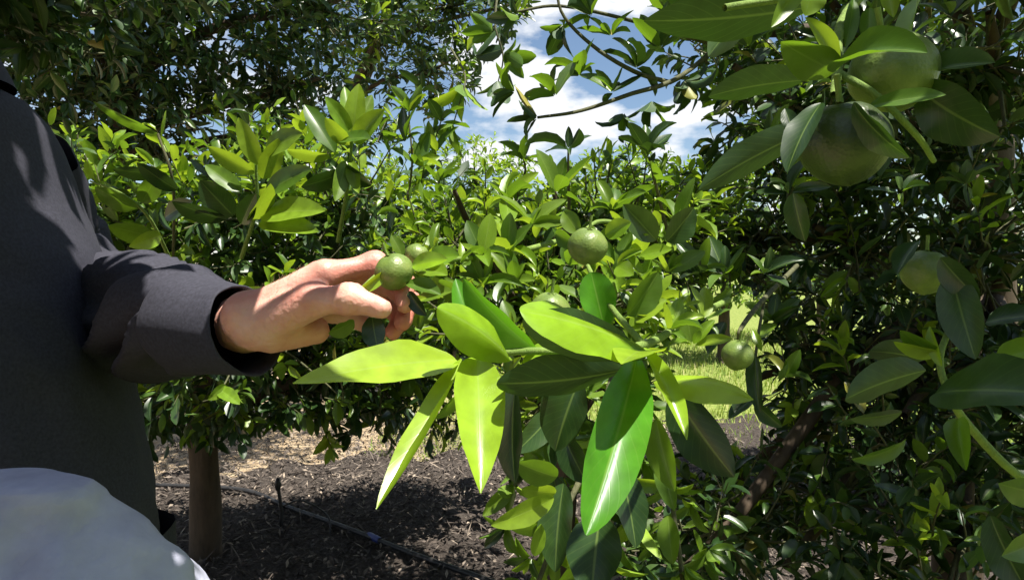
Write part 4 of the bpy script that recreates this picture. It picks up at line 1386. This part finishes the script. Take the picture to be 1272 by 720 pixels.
def cap_sdf(p, a, b, ra, rb):
    a = a.astype(p.dtype); b = b.astype(p.dtype)
    ab = b - a
    q = p - a
    t = np.clip((q @ ab) / (ab @ ab + p.dtype.type(1e-12)), 0, 1)
    q -= t[:, None] * ab
    return np.sqrt(np.einsum('ij,ij->i', q, q)) - (ra + (rb - ra) * t)


def blend_sdf(prims, k):
    def f(p):
        s = np.zeros(len(p))
        for (a, b, ra, rb) in prims:
            s += np.exp(-np.clip(cap_sdf(p, np.asarray(a), np.asarray(b), ra, rb), -0.1, 0.6) / k)
        return -k * np.log(s + 1e-300)
    return f


def ring_loft(sections, seg=64):
    """sections: (center, u, w) per ring (u, w already scaled half axes)"""
    ang = np.linspace(0, 2 * np.pi, seg, endpoint=False)
    V = np.concatenate([c + np.cos(ang)[:, None] * u + np.sin(ang)[:, None] * w for c, u, w in sections])
    n = len(sections)
    q = []
    for i in range(n - 1):
        a = i * seg + np.arange(seg)
        b = i * seg + (np.arange(seg) + 1) % seg
        q.append(np.stack([a, b, b + seg, a + seg], 1))
    return V, np.concatenate(q)


def build_person():
    root = thing('person', 'person in dark charcoal long-sleeved shirt reaching out to hold a green fruit', 'person', (-0.64, 0.95, 0.0))
    mm = 0.001
    # --- left hand, thumb towards the viewer, fingers curled round the fruit
    wr = P(306, 402, .755)
    fa = P(190, 396, .955)
    mcp = [P(404, 341, .728), P(403, 352, .752), P(398, 368, .770), P(388, 388, .783)]
    fing = [
        [mcp[0], P(466, 328, .752), P(502, 352, .742), P(503, 378, .722)],
        [mcp[1], P(470, 344, .775), P(509, 374, .762), P(500, 400, .735)],
        [mcp[2], P(462, 366, .790), P(500, 395, .780), P(488, 412, .752)],
        [mcp[3], P(438, 392, .795), P(468, 414, .786), P(464, 424, .762)]]
    rad = [(12.5, 11.0, 10.0, 8.8), (12.5, 11.0, 10.0, 9.0), (12.0, 10.4, 9.6, 8.6), (11.0, 9.4, 8.4, 7.6)]
    prims = [(fa, wr, 38 * mm, 26 * mm)]
    prims += [(P(306, 392, .735), P(306, 408, .775), 25 * mm, 25 * mm)]
    for k in range(4):
        w0 = P(312, 390 + 7 * k, .742 + .014 * k)
        prims.append((w0, mcp[k], 20 * mm, (14.5, 14.5, 14, 13)[k] * mm))
        for j in range(3):
            prims.append((fing[k][j], fing[k][j + 1], rad[k][j] * mm, rad[k][j + 1] * mm))
        prims.append((fing[k][1], fing[k][1], rad[k][1] * 1.07 * mm, rad[k][1] * 1.07 * mm))
    th = [P(330, 402, .728), P(388, 374, .705), P(434, 371, .690), P(474, 383, .682)]
    prims += [(P(318, 408, .735), th[1], 22 * mm, 15 * mm), (th[0], th[1], 21 * mm, 14.0 * mm), (th[1], th[2], 14.2 * mm, 12.4 * mm), (th[2], th[3], 12.4 * mm, 9.8 * mm), (th[2], th[2], 13.2 * mm, 13.2 * mm),
              (P(340, 414, .735), P(392, 410, .752), 20 * mm, 15 * mm), (P(380, 356, .725), P(396, 372, .712), 12 * mm, 9 * mm)]
    prims += [(P(330, 384, .742), P(392, 331, .737), 8 * mm, 4 * mm), (P(330, 386, .760), P(398, 341, .756), 8 * mm, 3.5 * mm)]       # tendons
    fb = blend_sdf(prims, 0.0036)
    creases = []
    for jc, along, offs, dep in [(th[2], th[3] - th[1], (-.0042, -.0014, .0012, .0038), .00075), (th[1], th[2] - th[0], (-.003, .001, .005), .0005), (fing[0][1], fing[0][2] - fing[0][0], (-.003, 0, .003), .0007),
                                 (fing[1][2], fing[1][3] - fing[1][1], (-.002, .002), .0007), (wr + np.array((.022, -.02, 0)), P(404, 360, .74) - wr, (-.004, .003), .0007), (P(372, 392, .715), np.array((1., 0, -.6)), (-.008, 0, .007), .0008)]:
        creases.append((jc, unit(along), offs, dep))

    def f0(p):
        d = fb(p)
        for jc, al, offs, dep in creases:
            q = p - jc.astype(p.dtype)
            near = np.exp(-np.einsum('ij,ij->i', q, q) / (.017 ** 2))
            s_ = q @ al.astype(p.dtype) + .0012 * np.sin(q[:, 1] * 420)
            for o_ in offs:
                d = d + dep * near * np.exp(-((s_ - o_) / .0009) ** 2)
        return d
    allp = np.array([q[0] for q in prims] + [q[1] for q in prims])
    lo_ = allp.min(0) - 0.03
    lo_[0] = P(272, 400, .76)[0]
    V, Q = surface_net(f0, lo_, allp.max(0) + 0.03, 0.0015)
    for i in range(len(V)):
        V[i] += .0005 * mnoise.noise(Vector(tuple(V[i] * 260))) + .0006 * mnoise.noise(Vector(tuple(V[i] * 90)))
    hand = (V, Q)
    # --- head, neck, trunk and the other arm (inside the shirt, mostly out of sight)
    hc = np.array((-0.82, 0.95, 1.72))
    cx = lambda *a: np.array(a, float)
    body = [(cx(-.70, .95, 1.0), cx(-.76, .95, 1.40), .115, .11), (cx(-.72, .87, 1.0), cx(-.76, .86, 1.42), .10, .08), (cx(-.72, 1.03, 1.0), cx(-.76, 1.04, 1.42), .10, .08),
            (cx(-.78, .95, 1.45), cx(-.80, .95, 1.62), .056, .054), (hc + (-.012, 0, .02), hc + (.012, 0, .02), .088, .084), (hc + (.02, 0, -.05), hc + (.055, 0, -.085), .060, .034),
            (hc + (.085, 0, .01), hc + (.110, 0, -.022), .011, .015), (hc + (0, -.085, -.01), hc + (-.01, -.092, .015), .012, .014), (hc + (0, .085, -.01), hc + (-.01, .092, .015), .012, .014),
            (hc + (.082, -.03, .03), hc + (.082, .03, .03), .014, .014), (hc + (.08, -.02, -.058), hc + (.08, .02, -.058), .012, .012),
            (cx(-.77, 1.06, 1.42), P(98, 380, 1.15), .058, .045), (P(98, 380, 1.15), fa, .045, .038),
            (cx(-.78, .80, 1.42), cx(-.90, .74, 1.14), .058, .044), (cx(-.90, .74, 1.14), cx(-.76, .69, .95), .042, .028), (cx(-.76, .69, .95), cx(-.71, .68, .90), .03, .026)]
    for k in range(4):
        o = np.array((-.70 + .0, .67 + .0, .885)) + np.array((0.002, .006, -.018)) * k
        body += [(cx(-.72, .68, .905), o + (.02, 0, .01), .02, .012), (o + (.02, 0, .01), o + (.055, .01, -.01), .011, .010), (o + (.055, .01, -.01), o + (.065, .03, -.03), .010, .009)]
    body += [(cx(-.74, .68, .93), cx(-.685, .655, .925), .016, .012), (cx(-.685, .655, .925), cx(-.655, .66, .905), .012, .010)]
    f1 = blend_sdf(body, 0.006)
    allp = np.array([q[0] for q in body] + [q[1] for q in body])
    b1 = surface_net(f1, allp.min(0) - 0.13, allp.max(0) + 0.13, 0.012)
    V, Q = merge([hand, b1])
    me = mesh_np('body', V, Q, M_SKIN)
    fl = np.zeros(len(V))
    for c, r, s in [(P(445, 345, .75), .034, .9), (fing[1][3], .03, .9), (fing[2][3], .03, .9), (th[3], .014, .35), (mcp[0], .016, .3), (P(390, 420, .75), .04, .35), (fing[0][2], .02, .5)]:
        fl += s * np.exp(-((V - c) ** 2).sum(1) / r ** 2)
    a = me.attributes.new('flush', 'FLOAT', 'POINT')
    a.data.foreach_set('value', np.clip(fl, 0, 0.9).astype(np.float32))
    bo = obj('body', me, root)
    # thumb nail
    t0, t1 = th[2], th[3]
    a_ = unit(t1 - t0)
    up = unit(np.array((0.0, -0.35, 1)) - a_ * np.dot(np.array((0, -0.35, 1)), a_))
    sd = cross(up, a_)
    nv = []
    for i in range(7):
        for j in range(7):
            u, v = -1 + i / 3, j / 6
            wd = 6.4 * mm * (1 - 0.25 * (2 * v - 1) ** 2)
            nv.append(t1 + a_ * (-7.5 + 12.0 * v) * mm + sd * u * wd + up * (11.0 - 3.8 * u * u - 2.2 * v * v) * mm)
    q = [(i * 7 + j, i * 7 + j + 1, (i + 1) * 7 + j + 1, (i + 1) * 7 + j) for i in range(6) for j in range(6)]
    nail = obj('thumbnail', mesh_np('thumbnail', np.array(nv), q, M_NAIL))
    nail.parent = bo
    # fine hairs along the wrist and the back of the hand
    tri = []
    sel = [i for i in range(0, len(hand[0])) if True]
    hv = hand[0]
    px, py, dd = proj(hv)
    cand = np.where((px > 300) & (px < 372) & (dd > .70))[0]
    f_eps = 0.002
    cand = rng.permutation(cand)[:900]
    gr = np.stack([f0(hv[cand] + e) - f0(hv[cand] - e) for e in np.eye(3) * f_eps], 1)
    gr /= np.linalg.norm(gr, axis=1)[:, None] + 1e-9
    ok = gr[:, 2] > 0.25
    cand, gr = cand[ok], gr[ok]
    hb = hv[cand]
    dirn = gr * 0.6 + np.array((0.7, 0, 0.15)) + rng.normal(0, .25, (len(hb), 3))
    dirn /= np.linalg.norm(dirn, axis=1)[:, None]
    L = rng.uniform(.004, .010, len(hb))[:, None]
    sdv = np.cross(dirn, (0, 1, 0)) * 0.00012
    HV = np.stack([hb - sdv, hb + sdv, hb + dirn * L], 1).reshape(-1, 3)
    HQ = np.arange(len(hb) * 3).reshape(-1, 3)
    hh = obj('arm_hair', mesh_np('arm_hair', HV, HQ, simple_material('fair_hair', (0.45, 0.32, 0.2), .5)))
    hh.parent = bo
    hh['kind'] = 'stuff'
    # eyes, hair, hat
    for s in (-1, 1):
        c = hc + np.array((.078, s * .032, .012))
        V, q = ring_loft([(c + (0, 0, z), np.array((1, 0, 0)) * r, np.array((0, 1, 0)) * r) for z, r in [(-.0119, .001), (-.009, .008), (-.004, .0113), (0, .012), (.004, .0113), (.009, .008), (.0119, .001)]], 14)
        e = obj('eye', mesh_np('eye', V, q, simple_material('eye_white', (.7, .68, .62), .2)))
        e.parent = bo
    V, q = ring_loft([(hc + (-.02, 0, z), np.array((1, 0, 0)) * rx, np.array((0, 1, 0)) * ry) for z, rx, ry in [(-.07, .075, .07), (-.03, .092, .09), (.03, .10, .097), (.08, .09, .09), (.11, .05, .05), (.118, .004, .004)]], 32)
    for i in range(len(V)):
        if V[i][0] > hc[0] + .02 and V[i][2] < hc[2] + .06:
            V[i][0] = hc[0] + .02
    obj('hair', mesh_np('hair', V, q, M_HAIR), root)
    prof = [(.055, .165), (.058, .166), (.066, .13), (.068, .105), (.10, .102), (.14, .098), (.165, .085), (.172, .05), (.168, .004)]
    V, q = ring_loft([(hc + (-.005, 0, z), np.array((1.06, 0, 0)) * r, np.array((0, .96, 0)) * r) for z, r in prof], 48)
    obj('hat', mesh_np('hat', V, q, M_HAT), root)

    # --- shirt: trunk of the shirt
    secs = [(.80, -.525, .165, .20), (.90, -.522, .163, .20), (.97, -.524, .160, .20), (1.06, -.542, .152, .20), (1.15, -.562, .145, .20), (1.24, -.584, .140, .205), (1.32, -.602, .135, .21), (1.38, -.628, .127, .21),
            (1.43, -.640, .118, .20), (1.47, -.650, .110, .185), (1.505, -.660, .100, .155), (1.53, -.676, .088, .115), (1.55, -.715, .070, .078), (1.575, -.730, .064, .066)]
    zs = np.array([s[0] for s in secs])
    zz = np.linspace(.80, 1.575, 70)
    sec = []
    for z in zz:
        xf, rx, ry = [np.interp(z, zs, [s[k] for s in secs]) for k in (1, 2, 3)]
        sec.append((np.array((xf - rx, .95, z)), np.array((rx, 0, 0)), np.array((0, ry, 0))))
    seg = 96
    V, q = ring_loft(sec, seg)
    for i in range(len(V)):
        c = sec[i // seg][0]
        p = V[i]
        z = p[2]
        amp = 0.016 * min(1, max(0.15, (1.50 - z) / .3))
        n1 = mnoise.noise(Vector((p[0] * 9 + z * 2.5, p[1] * 7 - z * 2, z * 2.2)))
        n2 = mnoise.noise(Vector((p[0] * 16 - z * 7, p[1] * 14 + z * 6, z * 4 + 5)))
        d = p - c; d[2] = 0
        V[i] = p + unit(d) * (amp * n1 + 0.45 * amp * (1 - abs(n2) * 2.2))
    shirt = obj('shirt', mesh_np('shirt', V, q, M_SHIRT), root)

    def sleeve(ctrl, radii, tilt, name, seed, fold=0.012):
        n = 90
        pts = spline(ctrl, n)
        rr = np.interp(np.linspace(0, 1, n), np.linspace(0, 1, len(radii)), radii)
        sg = 72
        V, q = tube_data(pts, rr, sg)
        tan = np.gradient(pts, axis=0)
        for i in range(len(V)):
            k = i // sg
            t = k / (n - 1)
            c = pts[k]
            d = unit(V[i] - c)
            th_ = math.atan2(d[2], d[1])
            ph = 3 * th_ + 52 * t + 4.0 * mnoise.noise(Vector((t * 5, d[1] * 1.2, d[2] * 1.2 + seed)))
            env = math.exp(-((t - .68) / .17) ** 2) * .9 + .2
            rid = (.5 + .5 * math.sin(ph)) ** 1.8 + .3 * math.sin(2 * ph + 1)
            n2 = mnoise.noise(Vector((t * 14, d[1] * 2.0, d[2] * 2.0 + seed)))
            V[i] = c + (V[i] - c) + d * (fold * env * (rid - .35) + .007 * n2 * (1.1 - t))
            if t > .9:
                V[i] += unit(tan[k]) * (-(V[i] - c)[2]) * tilt * (t - .9) / .1
        o = obj(name, mesh_np(name, V, q, M_SHIRT))
        o.parent = shirt
        o['label'] = 'creased dark sleeve'
        return pts, rr
    sleeve([np.array((-.76, 1.08, 1.45)), P(60, 300, 1.19), P(98, 376, 1.16), P(165, 391, 1.02), P(232, 400, .855), P(270, 404, .795)], [.085, .088, .092, .080, .056, .046], 0.0, 'sleeve', 1.0, .030)
    sleeve([np.array((-.77, .82, 1.45)), np.array((-.86, .76, 1.25)), np.array((-.91, .735, 1.12)), np.array((-.84, .71, 1.03)), np.array((-.77, .69, .96))], [.085, .078, .075, .062, .05], 0.0, 'sleeve', 3.0)
    # cuff: double band with thickness, slanting opening
    c0, c1 = P(226, 399, .83), P(308, 408, .752)
    ax = unit(c1 - c0)
    up = unit(np.array((0, 0, 1.0)) - ax * ax[2])
    sd = cross(ax, up)
    sec = []
    for t, k in [(-.02, .90), (0, 1.0), (.04, 1.04), (.3, 1.03), (.6, 1.0), (.9, .985), (.985, .985), (1.0, .965), (.985, .93), (.6, .92)]:
        r = .0545 * (1 - t) + .0475 * t
        sec.append((c0 + (c1 - c0) * t - ax * .0 + up * (-.002), up * r * k * 1.02 - ax * .018 * t, sd * r * k * .95))
    V, q = ring_loft(sec, 80)
    for i in range(len(V)):
        k = i // 80
        c = sec[k][0]
        V[i] += (V[i] - c) * (.075 * mnoise.noise(Vector(tuple(V[i] * 22))) + .02 * mnoise.noise(Vector(tuple(V[i] * 70))))
    cu = obj('cuff', mesh_np('cuff', V, q, M_SHIRT))
    cu.parent = shirt
    cu['label'] = 'dark shirt cuff catching the sun'
    # collar
    sec = [(np.array((-.775, .95, 1.555)) + (.0, 0, z), np.array((rx, 0, .012)), np.array((0, ry, 0))) for z, rx, ry in [(-.01, .072, .074), (.03, .064, .066), (.035, .068, .070), (-.005, .088, .088), (-.02, .094, .092)]]
    V, q = ring_loft(sec, 48)
    col = obj('collar', mesh_np('collar', V, q, M_SHIRT))
    col.parent = shirt
    # flap pocket and button on the side facing the viewer
    pc = P(24, 236, .77)
    # trousers, boots
    for s in (-1, 1):
        hip = np.array((-.63, .95 + s * .085, .90)); knee = np.array((-.62, .95 + s * .10, .48)); ank = np.array((-.64, .95 + s * .11, .09))
        V, q = tube_data(spline([hip, knee, ank], 24), np.interp(np.linspace(0, 1, 24), [0, .5, 1], [.115, .085, .07]), 28)
        for i in range(len(V)):
            V[i] += .01 * mnoise.noise(Vector(tuple(V[i] * 12))) * np.array((1, 1, 0))
        obj('trouser_leg', mesh_np('trouser_leg', V, q, M_TROUSER), root)
        sec = [(ank + (x, 0, z), np.array((0, w, 0)), np.array((0, 0, h))) for x, z, w, h in [(-.075, -.04, .03, .03), (-.05, -.035, .045, .055), (.02, -.03, .05, .06), (.09, -.045, .052, .045), (.16, -.055, .045, .032), (.19, -.06, .02, .02)]]
        V, q = ring_loft(sec, 20)
        obj('boot', mesh_np('boot', V, q, M_BOOT), root)


build_person()


# ------------------------------------------------------------------ pale cloth, pipe and stake
def build_cloth():
    d = .56
    k = d / F
    base = P(14, 600, d)
    r = thing('fabric_bundle', 'pale blue-grey rounded fabric bundle in front of the dark shirt', 'fabric', (base[0], base[1], 0))
    prof = [(582.2, .2), (582.6, 24), (583, 52), (585, 78), (590, 97), (602, 118), (615, 135), (632, 157), (650, 180), (680, 211), (720, 248), (780, 285), (860, 310), (1000, 330), (1300, 345), (1800, 360), (2384, 370)]
    ys = np.array([p[0] for p in prof]); rs = np.array([p[1] for p in prof])
    t = np.linspace(0, 1, 90)
    yy = 582.2 + (2384 - 582.2) * t ** 2.6
    sec = []
    for y in yy:
        c = P(16, y, d)
        c[1] = base[1]
        c[2] -= .006
        rr = max(.0002, np.interp(y, ys, rs) * k - .012 * min(1, (y - 582) / 30))
        c[2] = max(0.005, c[2])
        sec.append((c, np.array((rr, 0, 0)), np.array((0, rr * .62, 0))))
    V, q = ring_loft(sec, 96)
    for i in range(len(V)):
        c = sec[i // 96][0]
        p = V[i]
        rr = np.linalg.norm(p - c)
        s = min(1, rr / .08)
        n = mnoise.noise(Vector((p[0] * 11 + p[2] * 4, p[1] * 11, p[2] * 5)))
        n2 = mnoise.noise(Vector((p[0] * 24 - p[2] * 9, p[1] * 24, p[2] * 13 + 3)))
        cr_ = 1 - abs(mnoise.noise(Vector((p[0] * 9 + p[2] * 3, p[1] * 9, p[2] * 3.5 + 9)))) * 3
        V[i] = p + unit(p - c + 1e-9) * s * (.018 * n + .012 * n2 + .020 * max(0, cr_) - .009)
    obj('cloth_body', mesh_np('cloth_body', V, q, M_CLOTH), r)

build_cloth()


def build_irrigation():
    pts = [G(40, 598, .07), G(190, 602, .085), G(300, 608, .085), G(360, 630, .08), G(430, 655, .085), G(520, 690, .085), G(600, 718, .08), G(760, 775, .08)]
    r = thing('irrigation_pipe', 'black irrigation pipe with a blue joint snaking over the mulch', 'pipe', tuple(pts[4] * (1, 1, 0)))
    V, q = tube_data(spline(pts, 60), np.full(60, .0115), 10)
    obj('hose', mesh_np('hose', V, q, M_PIPE), r)
    a, b = G(458, 664, .087), G(472, 671, .087)
    V, q = tube_data([a, a * .8 + b * .2, a * .2 + b * .8, b], [.014, .0155, .0155, .014], 12)
    obj('joint', mesh_np('joint', V, q, M_BLUE), r)
    b = G(349, 655, .06)
    s = thing('sprinkler_stake', 'thin dark sprinkler stake standing in the mulch beside the pipe', 'sprinkler', tuple(b))
    x = np.array((1, 0, 0)); z = np.array((0, 0, 1.0))
    V, q = tube_data([b - z * .03, b + z * .08 + x * .004, b + z * .20 - x * .012], [.010, .009, .008], 8)
    obj('stake', mesh_np('stake', V, q, M_PIPE), s)
    t = b + z * .20 - x * .012
    V, q = tube_data([t - z * .02, t, t + z * .012, t + z * .035, t + z * .04], [.010, .015, .015, .009, .003], 10)
    obj('emitter', mesh_np('emitter', V, q, M_PIPE), s)
    V, q = tube_data(spline([b + z * .1, b + z * .13 + x * .10, b + z * .06 + x * .22, b + x * .26 - z * .0 + np.array((0, -.1, 0))], 20), np.full(20, .004), 6)
    obj('feed_tube', mesh_np('feed_tube', V, q, M_PIPE), s)


build_irrigation()


# ------------------------------------------------------------------ leaves of the trees
def finish_foliage():
    allpos, owner = [], []
    for k, (root, LV, n) in enumerate(PENDING):
        pos = np.array(LV.pos); rot = np.array(LV.rot); size = np.array(LV.size)
        mid = pos + rot[:, :, 0] * size[:, None] * 0.5
        allpos.append(mid); owner.append(np.full(len(pos), k))
    A = np.concatenate(allpos); O = np.concatenate(owner)
    S = np.concatenate([np.array(LV.size) for _, LV, _ in PENDING])
    px, py, d = proj(A)
    ok = (d > .3) & (px > 0) & (px < 1272) & (py > 0) & (py < 720)
    sp = S * F / np.maximum(d, .1) * 0.5
    cell = 10
    zb = np.full((72 + 2, 128 + 2), 1e9)
    cx, cy = np.clip((px / cell).astype(int), 0, 127), np.clip((py / cell).astype(int), 0, 71)
    np.minimum.at(zb, (cy[ok], cx[ok]), d[ok])
    vis = ok & (d <= zb[cy, cx] + 0.03)
    start = 0
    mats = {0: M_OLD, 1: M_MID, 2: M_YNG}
    for k, (root, LV, npart) in enumerate(PENDING):
        n = len(LV.pos)
        v = vis[start:start + n]; s = sp[start:start + n]
        start += n
        order = np.argsort(-(s * v))
        pick = [i for i in order[:npart] if v[i]]
        off = np.array(parent_world(root))
        for i in pick:
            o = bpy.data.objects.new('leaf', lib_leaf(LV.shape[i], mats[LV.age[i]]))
            link(o, root)
            R = LV.rot[i]; z = LV.size[i]; p = LV.pos[i] - off
            o.matrix_local = Matrix(((R[0, 0] * z, R[0, 1] * z, R[0, 2] * z, p[0]), (R[1, 0] * z, R[1, 1] * z, R[1, 2] * z, p[1]), (R[2, 0] * z, R[2, 1] * z, R[2, 2] * z, p[2]), (0, 0, 0, 1)))
        rest = np.setdiff1d(np.arange(n), np.array(pick, int))
        VV, QQ, RR, MI, base = [], [], [], [], 0
        pos = np.array(LV.pos); rot = np.array(LV.rot); size = np.array(LV.size); shp = np.array(LV.shape); age = np.array(LV.age)
        for sh in range(len(SHAPES)):
            ii = rest[shp[rest] == sh]
            if len(ii) == 0:
                continue
            T, q, _ = LOW[sh]
            W = np.einsum('nij,vj->nvi', rot[ii], T) * size[ii][:, None, None] + pos[ii][:, None, :]
            m = len(T)
            VV.append(W.reshape(-1, 3))
            QQ.append((q[None] + (base + m * np.arange(len(ii)))[:, None, None]).reshape(-1, 4))
            RR.append(np.repeat(rng.random(len(ii)), len(q)))
            MI.append(np.repeat(age[ii], len(q)))
            base += m * len(ii)
        me = mesh_np('foliage', np.concatenate(VV), np.concatenate(QQ), M_FOL, fattr={'rnd': np.concatenate(RR)})
        me.materials.append(M_FOLM); me.materials.append(M_FOLY)
        me.polygons.foreach_set('material_index', np.concatenate(MI).astype(np.int32))
        o = obj('foliage', me, root)
        o['kind'] = 'stuff'
        print(root.name, 'leaves', n, 'parts', len(pick))


finish_foliage()
